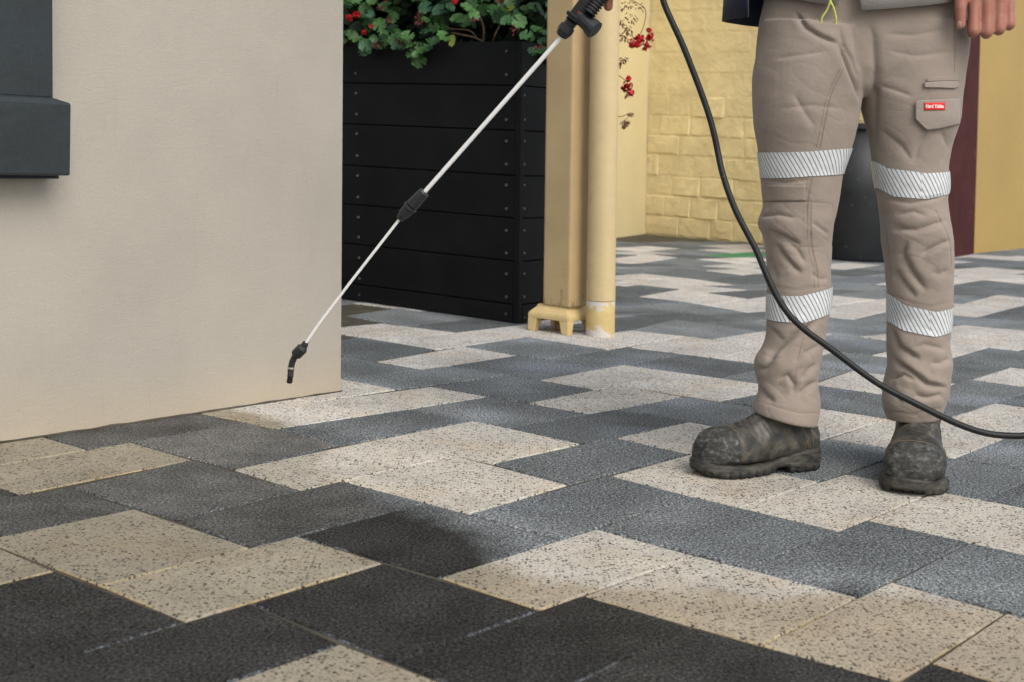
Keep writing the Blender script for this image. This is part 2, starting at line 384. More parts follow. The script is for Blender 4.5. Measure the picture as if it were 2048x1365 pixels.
# ------------------------------------------------------------------ paving: a running tiling of squares and oblongs
CO = np.array([[-0.003337, -0.004003], [1.431618, -0.00822], [-0.002583, 1.529412], [0.052932, 0.005686], [0.051029, -0.006751], [-0.01946, -0.032221]])
O_ = np.array([1.743497, -2.540405])
RT = np.array([[0,0,0.003,0.004],[3,0,-0.017,0.004],[4,0,-0.017,0.004],[4,2,-0.017,-0.006],[0,2,-0.001,-0.005],[3,-3,-0.014,0.003],[1,4,0.001,-0.004],[4,5,-0.005,-0.002],[5,5,-0.007,0.007],[4,3,0.001,0.007],[6,-2,-0.006,-0.013],[7,-2,0.005,-0.015],[7,1,0.007,0.0],[10,1,0.001,-0.018],[12,6,-0.008,0.015],[9,8,-0.01,0.005],[3,-2,-0.001,0.003],[0,-1,-0.008,-0.002],[1,2,0.024,0.004],[2,-5,-0.002,-0.004],[1,5,0.007,-0.008],[3,-5,-0.007,0.022],[6,-4,0.012,-0.009],[5,-7,-0.002,-0.015],[6,-5,0.002,-0.03],[8,3,-0.009,0.014],[5,7,-0.007,-0.011],[6,-7,0.013,-0.02],[8,5,-0.021,0.017],[5,8,0.011,-0.002],[9,-4,0.025,-0.046],[10,-1,0.033,-0.049],[8,8,-0.018,-0.0],[9,-6,0.045,-0.047],[10,-4,0.049,-0.031],[11,6,-0.012,0.013],[13,-1,0.018,-0.022],[13,-4,0.045,-0.032],[13,-4,0.042,-0.043],[12,8,-0.007,0.004],[11,1,0.035,-0.001],[14,1,0.003,-0.004],[9,10,-0.031,-0.013],[6,10,0.025,-0.009],[5,10,0.031,-0.012],[14,4,-0.017,0.013],[15,4,-0.023,0.025],[14,-1,0.032,-0.003],[10,-1,0.052,-0.002],[16,-3,-0.002,-0.001],[17,-1,-0.005,0.009],[17,-1,-0.003,0.012],[18,2,-0.05,0.033],[16,-5,0.001,0.032],[16,-6,-0.01,0.001],[16,-6,-0.019,0.007],[16,-5,0.003,0.029],[18,5,-0.011,0.017],[19,-5,-0.038,0.01],[19,-7,-0.016,0.044],[20,-3,-0.048,0.014],[20,-2,-0.024,0.015],[16,-8,-0.018,0.034],[15,-8,-0.02,0.0],[16,-8,-0.009,0.037],[15,-8,-0.019,-0.003],[18,-10,-0.045,0.056],[19,-7,-0.021,0.053],[20,-2,-0.028,0.019],[20,-3,-0.06,0.025],[18,-12,-0.038,0.11],[21,5,-0.022,0.005],[22,-10,-0.032,0.033],[21,-12,-0.032,0.02],[22,-10,-0.029,0.029],[23,-7,-0.054,0.027],[23,-7,-0.03,0.019],[22,-12,0.0,0.023],[24,-2,-0.015,0.053],[25,-9,-0.027,0.014],[25,3,-0.004,0.004],[25,-12,0.021,-0.014],[24,-14,0.022,0.003],[24,-17,-0.009,0.036],[26,-9,-0.038,0.024],[27,-2,-0.017,-0.014],[24,-19,0.081,0.039],[28,1,0.02,-0.007],[29,-8,0.07,-0.041],[29,-11,0.016,-0.021],[30,-4,0.012,-0.042],[30,-3,0.028,-0.026],[27,-19,0.083,-0.055],[31,1,0.031,-0.03],[34,-1,0.129,-0.074],[33,-5,0.136,-0.087],[34,0,0.155,-0.08],[38,-12,-0.207,0.114],[39,-9,-0.196,0.14],[38,-17,0.016,-0.018],[41,-14,0.02,-0.042],[41,-16,0.123,-0.073],[41,-17,0.16,-0.137],[40,-19,0.198,-0.15],[43,-6,-0.1,0.082],[32,-11,0.122,-0.145],[47,-18,-0.261,0.128],[46,-8,0.101,-0.002],[47,-23,-0.022,0.011],[50,-20,0.016,-0.037],[52,-15,-0.129,0.094],[52,-27,-0.199,0.125],[50,-22,0.164,-0.085],[50,-8,0.258,-0.119],[56,-24,-0.033,-0.021],[56,-27,0.062,-0.114],[56,-12,0.315,-0.064],[56,-29,0.197,-0.112],[59,-29,-0.093,0.034],[61,-19,0.084,-0.106],[62,-31,0.043,-0.085]])
TK, TV = RT[:, :2], RT[:, 2:]
def grid_pt(c):
    i, j = c[0] / 10, c[1] / 10
    q = np.array([1, i, j, i * i, i * j, j * j]) @ CO
    d = np.hypot(*(TK - np.array(c, float)).T); wt = 1 / (d ** 3 + .02)
    q = q + (wt[:, None] * TV).sum(0) / (wt.sum() + .02) + O_
    return (q[0] * AV + q[1] * BV) * H
TAN = set('R00 S00 R-1-1 S-11 S1-1 R1-1 R11 S12 R12 S13 R20 S21 S30 S31 R40 S40 S42 S32 S33 R32 R52 S53 R51 R61 S62 R63 R60 S70 R70 S73 S81 R81 S82 R82 R92 S91 S90 R8-1 S8-1 R93 R10.3 S10.4 S84 S11.4 R11.4 S12.2 R12.2 S13.2 R13.1 R14.1 S14.2 S12.3 S13.3 R13.3 S13.4 R14.4 R16.2 R17.2 R17.1 R18.1 R18.2 R19.1 R20.2 R21.2 R21.1 R18.3 S16.4 R17.4 S17.5 S18.5 R18.4 S19.5 R20.4 R21.4 S22.5 R22.5 S-12 R-13 R24 S34'.split())
def key(t, m, n): return f'{t}{m}.{n}' if m > 9 else f'{t}{m}{n}'
WET = [(-400, 880), (0, 880), (100, 872), (410, 815), (480, 832), (558, 857), (683, 892), (650, 935), (655, 968), (720, 992), (800, 1015), (870, 1050), (935, 1085), (985, 1128), (1080, 1150), (1250, 1162), (1400, 1188), (1550, 1215), (1720, 1205), (2060, 1245), (2600, 1310), (2600, 1900), (-900, 1900)]
WG = np.array([gnd(x, y)[:2] for x, y in WET])
def wet_sd(p):
    """signed distance in metres to the edge of the hosed area, positive inside"""
    a = WG; b = np.roll(WG, -1, 0); ab = b - a; ap = p - a
    t = np.clip((ap * ab).sum(1) / (ab * ab).sum(1), 0, 1); d = np.hypot(*(ap - ab * t[:, None]).T).min()
    c = ((a[:, 1] > p[1]) != (b[:, 1] > p[1])) & (p[0] < (b[:, 0] - a[:, 0]) * (p[1] - a[:, 1]) / (b[:, 1] - a[:, 1] + 1e-12) + a[:, 0])
    return d if c.sum() % 2 else -d
def sm(x, a, b):
    t = min(1, max(0, (x - a) / (b - a))); return t * t * (3 - 2 * t)
WETK = {'S20': (1, .115), 'R2-1': (1, .085), 'S10': (1, .092), 'R0-1': (1, .066), 'R10': (.92, .070), 'S00': (1, 1), 'R00': (1, .95), 'S-10': (1, .036), 'R-10': (1, .038), 'S01': (1, .036), 'R01': (1, .034), 'S02': (.85, .042), 'R30': (0, 1), 'S0-1': (1, .06),
        'R20': (.5, 1), 'S11': (1, .034), 'S21': (.3, 1)}
dark_tone = {'S52': 1.05, 'R31': .98, 'R52': 1.0, 'S70': 1.0, 'S22': 1.0, 'R22': .92, 'S23': 1.1, 'R21': .95, 'R30': .86, 'S41': 1.03, 'R41': .86}
DRYD = np.array([.150, .161, .163]); DRYT = np.array([.60, .57, .515])
WETT = np.array([.34, .305, .228]); WETD = np.array([.034, .0335, .0315])
def tone_at(k, tan, p, tv):
    nz = noise.noise((p[0] * 4, p[1] * 4, 1.7)) ; nz2 = noise.noise((p[0] * 13, p[1] * 13, 4.1)); nz3 = noise.noise((p[0] * 32, p[1] * 32, 9.1))
    sd = wet_sd(np.array(p[:2])) + nz * .06 + nz2 * .035 + nz3 * .02
    mult, shade = WETK.get(k, (1, None))
    w_ = sm(sd, -.085, .06) * mult
    if k in ('S20', 'R2-1', 'S10', 'R0-1', 'S-10', 'S1-1', 'R1-1', 'S0-1', 'R-1-1', 'R-10', 'S01', 'S-11'): w_ = mult * (.9 + .1 * sm(sd, -.05, .05))
    far = sm(p[1], 2.6, 6.5)
    rt_ = sm(p[0] - .35 * (p[1] - 2.0), -.25, .25)
    if tan:
        dry = (DRYT * (1 - far) + np.array([.575, .555, .525]) * far) * tv
        if p[1] < 3.2: dry = dry * np.array([1, .99, .95])
        wetc = (WETT * (1 - rt_) + np.array([.48, .41, .30]) * rt_) * tv
    else:
        dry = (DRYD * tv) * (1 + .8 * max(0, noise.noise((p[0] * 3.4 + 7, p[1] * 3.4, 3.3)) - .08)) * (1 + .42 * sm(-sd, .03, .10) * (1 - sm(-sd, .12, .30)))
        blot = max(0, noise.noise((p[0] * 3.6, p[1] * 3.6, 8.2)) - .12) * 3.2
        dry = dry + np.array([.05, .058, .075]) * blot * (1 if p[1] > 3.3 else .25)
        s_ = (shade or .036) / .034
        wetc = WETD * s_ * (1 + .35 * nz2)
        if shade and shade > .06:                       # half-dry slabs by the wall: pale drying rims round a darker middle
            wetc = wetc * (1 + .30 * sm(abs(nz), .0, .30) + .25 * nz3)
    return (*dry, w_), (*wetc, 1.0)
pavement = mesh('pavement', [(-40, -10, -.007), (60, -10, -.007), (60, 90, -.007), (-40, 90, -.007)], [(0, 1, 2, 3)], M['far'])
tag(pavement, kind='structure')
jb = [gnd(-500, 1700), gnd(2500, 1700), gnd(2600, 520), gnd(2300, 462), gnd(900, 455), gnd(300, 560)]
mesh('joint_sand', [(p[0], p[1], -.0035) for p in jb], [tuple(range(6))], M['grout'], pavement)
def paver(t, m, n, rect, k_override=None):
    k = key(t, m, n)
    x0, y0, x1, y1 = rect
    cs = [grid_pt(c) for c in ((x0, y0), (x1, y0), (x1, y1), (x0, y1))]
    ctr = sum(cs) / 4
    px = proj(cs); wpx = px[:, 0].max() - px[:, 0].min()
    nn = 14 if wpx > 330 and ctr[1] < 4 else (6 if wpx > 240 else 1)
    r = random.Random(hash((m * 131 + n * 17 + (t == 'S'))) & 0xffff)
    tan = k in TAN; tv = dark_tone.get(k, r.uniform(.74, 1.28) if not tan else r.uniform(.88, 1.05))
    def inset(q, d):
        v = ctr - q; out = q.copy()
        e = []
        return q + v / np.linalg.norm(v) * d * 1.41
    ins = [inset(q, .0050) for q in cs]; outr = [inset(q, .0021) for q in cs]
    V, Fc, col = [], [], []
    dz = r.uniform(-.0006, .0006)
    for j in range(nn + 1):
        for i in range(nn + 1):
            u, v = i / nn, j / nn
            p = (ins[0] * (1 - u) + ins[1] * u) * (1 - v) + (ins[3] * (1 - u) + ins[2] * u) * v
            V.append(p - ctr + [0, 0, dz])
    for j in range(nn):
        for i in range(nn):
            q = j * (nn + 1) + i; Fc.append((q, q + 1, q + nn + 2, q + nn + 1))
    loop = [i for i in range(nn + 1)] + [(j) * (nn + 1) + nn for j in range(1, nn + 1)] + [nn * (nn + 1) + i for i in range(nn - 1, -1, -1)] + [j * (nn + 1) for j in range(nn - 1, 0, -1)]
    b = len(V); L = len(loop)
    for li, vi in enumerate(loop):
        p = V[vi] + ctr; u = (vi % (nn + 1)) / nn; v = (vi // (nn + 1)) / nn
        q = (outr[0] * (1 - u) + outr[1] * u) * (1 - v) + (outr[3] * (1 - u) + outr[2] * u) * v
        q = q + np.array([r.uniform(-1, 1), r.uniform(-1, 1), 0]) * (.0007 if nn > 1 else 0)
        V.append(q - ctr + [0, 0, dz - .0028])
    for li in range(L): V.append(V[b + li] + np.array([0, 0, -.03]))
    for li in range(L):
        l2 = (li + 1) % L
        Fc.append((loop[li], b + li, b + l2, loop[l2])); Fc.append((b + li, b + L + li, b + L + l2, b + l2))
    me = bpy.data.meshes.new('paver'); me.from_pydata([tuple(map(float, v)) for v in V], [], Fc)
    ca = me.color_attributes.new('tone', 'FLOAT_COLOR', 'POINT'); cb = me.color_attributes.new('damp_and_edge_light', 'FLOAT_COLOR', 'POINT')
    if k == 'R19.2': tan = False
    for i, v in enumerate(V):
        c4, d4 = tone_at(k, tan, v + ctr, tv)
        if k == 'R19.2': c4 = (.085, .24, .115, 0)
        if i >= b and c4[3] > .5 and noise.noise(((v[0] + ctr[0]) * 6, (v[1] + ctr[1]) * 6, 3)) > -.05: d4 = (.10, .11, .125, 1) if not tan else (.46, .36, .19, 1)  # dark slabs: light caught on the chamfer painted in; tan slabs: yellow moss
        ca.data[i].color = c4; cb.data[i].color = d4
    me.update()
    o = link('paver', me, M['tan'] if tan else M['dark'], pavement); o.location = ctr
    if k == 'R19.2': o['label'] = 'green painted paver far back by the brick wall'
    return wpx
cells = []
for m_ in range(-8, 30):
    for n_ in range(-10, 30):
        a, b = 3 * m_ + n_, -2 * m_ + 5 * n_
        for t, rc in (('S', (a, b - 3, a + 3, b)), ('R', (a, b, a + 4, b + 2))):
            g = [grid_pt(c) for c in ((rc[0], rc[1]), (rc[2], rc[1]), (rc[2], rc[3]), (rc[0], rc[3]))]
            if min(q[1] for q in g) < .9: continue
            p = proj(g); cx, cy = p.mean(0)
            wallB = (cx - 683) * -.151 + 784
            if not (-420 < cx < 2420 and 484 < cy < 1560): continue
            if cx < 683 and cy < wallB - 34: continue
            if cx < 1150 and cy < 596: continue
            hidden = cx < -150 or cx > 2200 or cy > 1440
            cells.append((hidden, -(p[:, 0].max() - p[:, 0].min()), t, m_, n_, rc))
cells.sort(key=lambda q: (q[0], q[1]))
for c_ in cells[:298]: paver(*c_[2:])

# ------------------------------------------------------------------ cream wall with its window surround
P1 = gnd(683, 784); P0 = gnd(0, 887); uw = (P1 - P0) / np.linalg.norm(P1 - P0); nw = np.array([uw[1], -uw[0], 0])
cream = empty('rendered_wall', P1)
tag(cream, 'cream rendered wall with stained foot at the left, slate window surround on it', 'wall')
def wparent(o, root):
    o.parent = root; o.matrix_parent_inverse = Matrix.Translation(root.location).inverted(); return o
a0 = P1 - np.array([0, 0, .02])
wparent(block('wall_face', a0 - uw * 3.4, uw * 3.4, -nw * .42, PL * 3.2, M['render'], None, .004), cream)
P_ = [P1 + np.array([0, 0, .001]) - uw * t + nw * (.001 + .0015 * noise.noise((t * 9, 0, 0))) for t in np.arange(0.0, 3.3, .02)]
wparent(tube('base_joint', P_, [.0030 + .0028 * noise.noise((i * .35, 2, 0)) for i in range(len(P_))], M['grout'], None, 8), cream)
def wall_pt(x, y, off): return on_plane(x, y, P1 + nw * off, nw)
bm = bmesh.new()
q = wall_pt(107, 198, .05); prism(bm, [q, q - uw * 1.5, q - uw * 1.5 + PL * 1.5, q + PL * 1.5], -nw * .06, .005)
wparent(bmobj('window_jamb', bm, M['slate']), cream)
bm = bmesh.new()
b0 = wall_pt(141, 352, .075); t0 = wall_pt(143, 207, .075); t1 = wall_pt(106, 196, .06)
prism(bm, [b0, t0, t1 + nw * .004, t1 - uw * 1.5 + nw * .004, b0 - uw * 1.62], -nw * .0748, .005)
wparent(bmobj('window_sill', bm, M['slate']), cream)
b0 = wall_pt(118, 358, .03)
wparent(block('sill_underside', b0, -uw * 1.5, -nw * .03, PL * .02, M['slate'], None, .001), cream)

# ------------------------------------------------------------------ black planter box of boards
C0 = gnd(1036, 648); C1 = gnd(684, 599); dF = (C1 - C0) / np.linalg.norm(C1 - C0)
nF = np.array([dF[1], -dF[0], 0]); nF = nF * (1 if nF @ (CAM - C0) > 0 else -1); dS = -nF
def hgt(y, x=1037): return float((on_plane(x, y, C0, nF) - C0) @ PL)
ys = [648, 610.6, 523.5, 437, 352, 261.5, 172, 83]
hs = [hgt(y) for y in ys]
planter = empty('planter_box', C0)
tag(planter, 'tall black planter box of bolted boards full of geraniums', 'planter')
LF = float((on_plane(652, 600, C0, nF) - C0) @ dF); LS = .52; th = .028
for i in range(7):
    z0 = hs[i] + .0015; hh_ = hs[i + 1] - hs[i] - .004; pr = .004 if i == 0 else rng.uniform(-.001, .001)
    o = C0 + dF * .024 + PL * z0 + nF * pr
    wparent(block('board', o, dF * (LF - .024), -nF * th, PL * hh_, M['plank'], None, .0025), planter)
    o = C0 + dS * .024 + PL * z0 - dF * pr
    wparent(block('board', o, dS * (LS - .024), dF * th, PL * hh_, M['plank'], None, .0025), planter)
    o = C0 + dF * LF + dS * .03 + PL * z0
    wparent(block('board', C0 + dF * LF + dS * .022 + PL * z0, dS * (LS - .022), -dF * th, PL * hh_, M['plank'], None, .0025), planter)
    o = C0 + dF * th + dS * LS + PL * z0
    wparent(block('board', o, dF * (LF - 2 * th), -dS * th, PL * hh_, M['plank'], None, .0025), planter)
for cc, d1, d2 in ((C0 + nF * .003 - dF * .003, dF, dS), (C0 + dF * (LF + .003) + nF * .003, -dF, dS)):
    wparent(block('corner_trim', cc + PL * .002, d1 * .025, d2 * .025, PL * (hs[7] - .004), M['plank'], None, .003), planter)
nP = np.cross(dF, PL); nP /= np.linalg.norm(nP); nP = nP * (1 if nP @ nF > 0 else -1)
sP = np.cross(dS, PL); sP /= np.linalg.norm(sP); sP = sP * (1 if sP @ -dF > 0 else -1)
bme = None
def bolt(x, y, p0, nrm):
    global bme
    if bme is None:
        bm = bmesh.new(); bmesh.ops.create_cone(bm, cap_ends=True, segments=12, radius1=.0062, radius2=.0045, depth=.004)
        bme = bpy.data.meshes.new('bolt'); bm.to_mesh(bme); bm.free(); bme.materials.append(M['bolt'])
    p = on_plane(x, y, p0, nrm) + nrm * .0025
    o = bpy.data.objects.new('bolt', bme); C.objects.link(o); o.location = p
    o.rotation_euler = Vector(nrm).to_track_quat('Z', 'Y').to_euler(); wparent_b(o)
def wparent_b(o):
    o.parent = planter; o.matrix_parent_inverse = Matrix.Translation(planter.location).inverted()
for y in (103, 150, 240, 283, 329, 371, 418, 461.5, 507, 548.5, 594.5, 628): bolt(1013, y, C0, nP)
for i, y in enumerate((147, 187, 229, 268, 312, 352, 395, 435, 475, 516, 558, 590)): bolt(711.5 + i * .75, y, C0, nP)
for y in (191, 240, 283, 329, 371, 418, 461, 507, 548, 594, 635): bolt(1048, y, C0, sP)
wparent(block('soil', C0 + dF * .0285 + dS * .0285 + PL * .02, dF * (LF - .058), dS * (LS - .058), PL * (hs[7] - .07), M['soil'], None, 0), planter)

# ------------------------------------------------------------------ post in its iron shoe
sc0 = gnd(1135.5, 672); sl = gnd(1055, 660.5); dl = (sl - sc0); sw = np.linalg.norm(dl); dl = dl / sw; dr = np.array([-dl[1], dl[0], 0]); dr = dr * (1 if dr[1] > 0 else -1)
hz = .098
pc = gnd(1138.5, 616.5, hz); pl_ = gnd(1080, 610.5, hz); pw = np.linalg.norm(pl_ - pc)
post = empty('verandah_post', sc0)
tag(post, 'square tan timber post with weathered foot beside the round downpipe', 'post')
wparent(block('timber', pc, dl * pw, dr * pw, PL * 3.1, M['post'], None, .008), post)
shoe = empty('post_shoe', sc0); wparent(shoe, post)
bm = bmesh.new()
def ringq(o, s, h): return [o + PL * h, o + dl * s + PL * h, o + dl * s + dr * s + PL * h, o + dr * s + PL * h]
off = (sw - pw - .012) / 2
r0 = ringq(sc0, sw, .048); r1 = ringq(sc0, sw, .066); r2 = ringq(sc0 + (dl + dr) * off, pw + .012, .092); r3 = ringq(sc0 + (dl + dr) * off, pw + .012, .099)
V, Fc = [], []; rings_vf([r0, r1, r2, r3], V, Fc)
bm = bmesh.new(); vs = [bm.verts.new(tuple(v)) for v in V]; [bm.faces.new([vs[i] for i in f]) for f in Fc]
bmesh.ops.bevel(bm, geom=list(bm.edges), offset=.003, segments=2, affect='EDGES')
o = bmobj('shoe_cap', bm, M['iron'], shoe, False); o.location = -Vector(sc0)
for i, j in ((0, 0), (1, 0), (0, 1), (1, 1)):
    bm = bmesh.new(); f = .036; q = sc0 + dl * (i * sw) + dr * (j * sw); si = 1 - 2 * i; sj = 1 - 2 * j
    lo = [q, q + dl * si * f * .8, q + dl * si * f * .8 + dr * sj * f * .8, q + dr * sj * f * .8]
    hi = [q + PL * .05, q + dl * si * f * 1.1 + PL * .05, q + dl * si * f * 1.1 + dr * sj * f * 1.1 + PL * .05, q + dr * sj * f * 1.1 + PL * .05]
    V, Fc = [], []; rings_vf([lo, hi], V, Fc); vs = [bm.verts.new(tuple(v)) for v in V]; [bm.faces.new([vs[k] for k in ff]) for ff in Fc]
    bmesh.ops.bevel(bm, geom=list(bm.edges), offset=.002, segments=1, affect='EDGES')
    o = bmobj('shoe_leg', bm, M['iron'], shoe, False); o.location = -Vector(sc0)
wparent(block('fixing_pin', sc0 + (dl + dr) * sw * .38, dl * sw * .22, dr * sw * .22, PL * .05, M['stem'], None, .004), post)

# ------------------------------------------------------------------ downpipe
pf = gnd(1200, 675.5); vd = (pf - CAM) * [1, 1, 0]; vd /= np.linalg.norm(vd); R0 = .0527; pcn = pf + vd * R0
pipe = empty('downpipe', pcn)
tag(pipe, 'round cream downpipe with a peeling foot standing right of the post', 'downpipe')
wparent(tube('pipe_foot', [pcn - PL * .01, pcn + PL * .004, pcn + PL * .128], [R0 * .97, R0, R0], M['pipebase'], None, 40), pipe)
wparent(tube('pipe_collar', [pcn + PL * h for h in (.130, .1305, .16, .1975, .198)], [R0 * 1.008] * 5, M['pipe'], None, 40), pipe)
wparent(tube('pipe_run', [pcn + PL * h for h in (.198, 1.0, 2.0, 3.1)], [R0 * .985] * 4, M['pipe'], None, 40), pipe)

# ------------------------------------------------------------------ yellow walls at the back
K0 = gnd(1291, 467.6); K1 = gnd(1230, 475.4); dk = (K1 - K0) / np.linalg.norm(K1 - K0); nk = np.array([-dk[1], dk[0], 0]); nk = nk * (1 if nk[0] < 0 else -1)
o = block('painted_wall', K0 - PL * .02, dk * 5.6, nk * .3, PL * 3.2, M['yellow'], None, .004)
tag(o, 'smooth pale yellow wall behind the downpipe and red flowers', 'wall')
bw = empty('brick_wall', K0); tag(bw, 'rough yellow painted brick wall behind the worker and hose', 'wall')
LB = 2.19; AVn = -AV
wparent(block('wall_core', K0 - PL * .02 + BV * .002, BV * LB, AV * .3, PL * 3.2, M['brickyellow'], None, 0), bw)
ch, bl = .163, .262
zc = [0.0]
for _ in range(16): zc.append(zc[-1] + rng.uniform(.148, .178))
brick_cache = []
for v_ in range(8):
    r = random.Random(v_); bm = bmesh.new(); nx, nz = 6, 4
    us = [0, .035, .28, .5, .72, .965, 1]; vs_ = [0, .05, .5, .95, 1]
    g_ = [[bm.verts.new((us[i] * (bl - .009) + r.uniform(-.006, .006), 0, vs_[j] * (ch - .009) + r.uniform(-.006, .006))) for i in range(nx + 1)] for j in range(nz + 1)]
    for j in range(nz + 1):
        for i in range(nx + 1):
            e_ = min(i, nx - i, j, nz - j)
            g_[j][i].co.y = -(0.0 if e_ == 0 else .0075 + r.uniform(-.004, .004))
    for j in range(nz):
        for i in range(nx): bm.faces.new((g_[j][i], g_[j][i + 1], g_[j + 1][i + 1], g_[j + 1][i]))
    me = bpy.data.meshes.new('brick'); bmesh.ops.recalc_face_normals(bm, faces=bm.faces); bm.to_mesh(me); bm.free(); me.materials.append(M['brickyellow'])
    brick_cache.append(me)
rotb = math.atan2(BV[1], BV[0])
for j in range(15):
    off_ = -.13 if j % 2 else 0.0; i = 0; s_ = off_
    while s_ < LB - .05:
        L_ = bl * rng.uniform(.72, 1.25); e0 = max(s_, 0.0); e1 = min(s_ + L_, LB)
        if e1 - e0 > .05:
            o = bpy.data.objects.new('brick', rng.choice(brick_cache)); C.objects.link(o)
            z_ = zc[j] + .004 + rng.uniform(-.004, .004)
            flat = .25 if z_ > 1.05 else 1.0
            o.location = Vector(K0 + BV * e0 + PL * z_ + AVn * (.0005))
            o.rotation_euler = (0, rng.uniform(-.014, .014), rotb + rng.uniform(-.006, .006)); o.scale = ((e1 - e0) / bl, rng.uniform(.2, 1.25) * flat, (zc[j + 1] - zc[j]) / ch)
            wparent(o, bw)
        s_ += L_
Q0 = gnd(1945, 508); Q1 = gnd(2048, 497); do = (Q1 - Q0) / np.linalg.norm(Q1 - Q0); noR = np.array([do[1], -do[0], 0])
o = block('ochre_wall', Q0 - PL * .02, do * 4.5, -noR * .3, PL * 3.2, M['ochre'], None, .004)
tag(o, 'smooth ochre wall at the right edge beyond the burgundy door post', 'wall')
Q2 = gnd(1866, 522); dq = (Q0 - Q2); lq = np.linalg.norm(dq); dq /= lq
dp = empty('door_post', Q2); tag(dp, 'burgundy door post with chipped gloss paint behind the right leg', 'door post')
nq = np.array([dq[1], -dq[0], 0])
wparent(block('post_shaft', Q2 + nq * .012 - PL * .01, dq * (lq - .001), -nq * .25, PL * 3.2, M['burgundy'], None, .006), dp)
wparent(block('post_plinth', Q2 + nq * .03 - PL * .01 - dq * .02, dq * (lq * .22), -nq * .25, PL * .84, M['burgundy'], None, .01), dp)

# charcoal pot between the legs
pb = gnd(1655, 522); pr_ = gnd(1815, 526); dpx = (pr_ - pb); lp = np.linalg.norm(dpx); dpx /= lp; ddp = np.array([-dpx[1], dpx[0], 0]); hp = .895
pc0 = pb + dpx * lp / 2 + ddp * lp * .36
pot = empty('garden_pot', pc0); tag(pot, 'tall charcoal garden pot seen between the legs of the worker', 'pot')
def rg(r_, h): return [pc0 + (dpx * math.cos(a) + ddp * math.sin(a)) * r_ + PL * h for a in np.linspace(0, 2 * math.pi, 48, endpoint=False)]
R_p = lp * .5
V, Fc = [], []; rings_vf([rg(R_p * .90, 0), rg(R_p * .93, .02), rg(R_p * 1.0, hp * .5), rg(R_p * 1.06, hp * .95)], V, Fc); wparent(mesh('pot_body', V, Fc, M['pot'], None, True), pot)
V, Fc = [], []; rings_vf([rg(R_p * 1.06, hp * .952), rg(R_p * 1.12, hp * .96), rg(R_p * 1.12, hp), rg(R_p * 1.0, hp), rg(R_p * .97, hp * .93)], V, Fc); wparent(mesh('pot_rim', V, Fc, M['pot'], None, False), pot)

# ------------------------------------------------------------------ geraniums spilling over the planter
def leaf_mesh(seed, mt):
    r = random.Random(seed); V = [(0, 0, 0)]; nl = 7; n_ = nl * 4
    for rr, cup in ((.55, .05), (1.0, .16)):
        for k in range(n_ + 1):
            a = math.pi * (-.93) + 2 * math.pi * .93 * k / n_
            sc_ = 1 - (.16 * (1 - abs(math.cos(nl * .5 * (a + math.pi * .93) / .93))) ** 1.5 if rr == 1 else 0)
            ra = rr * sc_ * (1 + r.uniform(-.04, .04)); z = cup * rr + .07 * math.sin(a * nl + 1) * rr * rr + r.uniform(-.02, .02)
            V.append((ra * math.cos(a), ra * math.sin(a), z))
    Fc = [(0, 1 + k, 2 + k) for k in range(n_)]; b = n_ + 1
    Fc += [(1 + k, 1 + b + k, 2 + b + k, 2 + k) for k in range(n_)]
    me = bpy.data.meshes.new('leaf'); me.from_pydata(V, [], Fc); me.update(); me.materials.append(mt)
    for p_ in me.polygons: p_.use_smooth = True
    return me
LM = [leaf_mesh(s, M[k]) for s, k in enumerate(('leaf0', 'leaf0', 'leaf0', 'leaf1', 'leaf1', 'leaf3', 'leaf3', 'leaf2'))]
LWT = [6, 6, 6, 5, 5, 5, 5, 1]
yb = [(600, 100), (690, 108), (745, 118), (800, 102), (835, 136), (865, 122), (884, 92), (905, 66), (1000, 62), (1040, 78), (1062, 112), (1085, 126), (1108, 96)]
def ybot(x): return float(np.interp(x, [a for a, _ in yb], [b for _, b in yb]))
plants = []
for lab, a_, b_ in (('leftmost geranium with red flowers against the cream wall corner', 640, 800), ('middle geranium with a leaf hanging lowest over the black boards', 800, 950), ('geranium nearest the post, trailing past it with dried and red flower heads', 950, 1100)):
    e_ = empty('geranium', on_plane((a_ + b_) / 2, 83, C0 + dS * .2, nF)); tag(e_, lab, 'plant', 'geraniums growing in the black planter'); plants.append((e_, a_, b_))
def put_leaf(root, p, size, face, spread=.55):
    o = bpy.data.objects.new('leaf', rng.choices(LM, LWT)[0]); C.objects.link(o)
    d = Vector(face) + Vector((rng.uniform(-1, 1), rng.uniform(-1, 1), rng.uniform(-1, 1))) * spread
    o.rotation_euler = (d.normalized().to_track_quat('Z', 'Y') @ Matrix.Rotation(rng.uniform(0, 6.28), 4, 'Z').to_quaternion()).to_euler()
    o.location = p; o.scale = (size,) * 3; wparent(o, root)
tocam = np.array([0, -1, 0]) ; face0 = np.array([.05, -.75, .62])
for e_, a_, b_ in plants:
    cnt = 0
    while cnt < 170:
        x = rng.uniform(a_ - 8, b_ + 8); y = rng.uniform(-150, 140)
        if y > ybot(x) - 10 or x > 1100: continue
        if 898 < x < 1035 and y > 52 and rng.random() < .8: continue
        below = y > 66
        d_ = rng.uniform(-.10, -.02) if below else rng.choice((rng.uniform(-.10, .02), rng.uniform(.0, .22)))
        if x > 1040: pz = on_plane(x, y, C0 - dF * rng.uniform(.02, .07), -dF) if below else on_plane(x, y, C0 + dS * rng.uniform(.05, .3), nF)
        else: pz = on_plane(x, y, C0 + dS * d_, nF)
        put_leaf(e_, pz, rng.uniform(.017, .032), face0); cnt += 1
put_leaf(plants[1][0], on_plane(838, 124, C0 - dS * .05, nF), .032, np.array([0, -1, .35]), .1)
put_leaf(plants[1][0], on_plane(842, 97, C0 - dS * .05, nF), .026, np.array([.2, -1, .45]), .2)
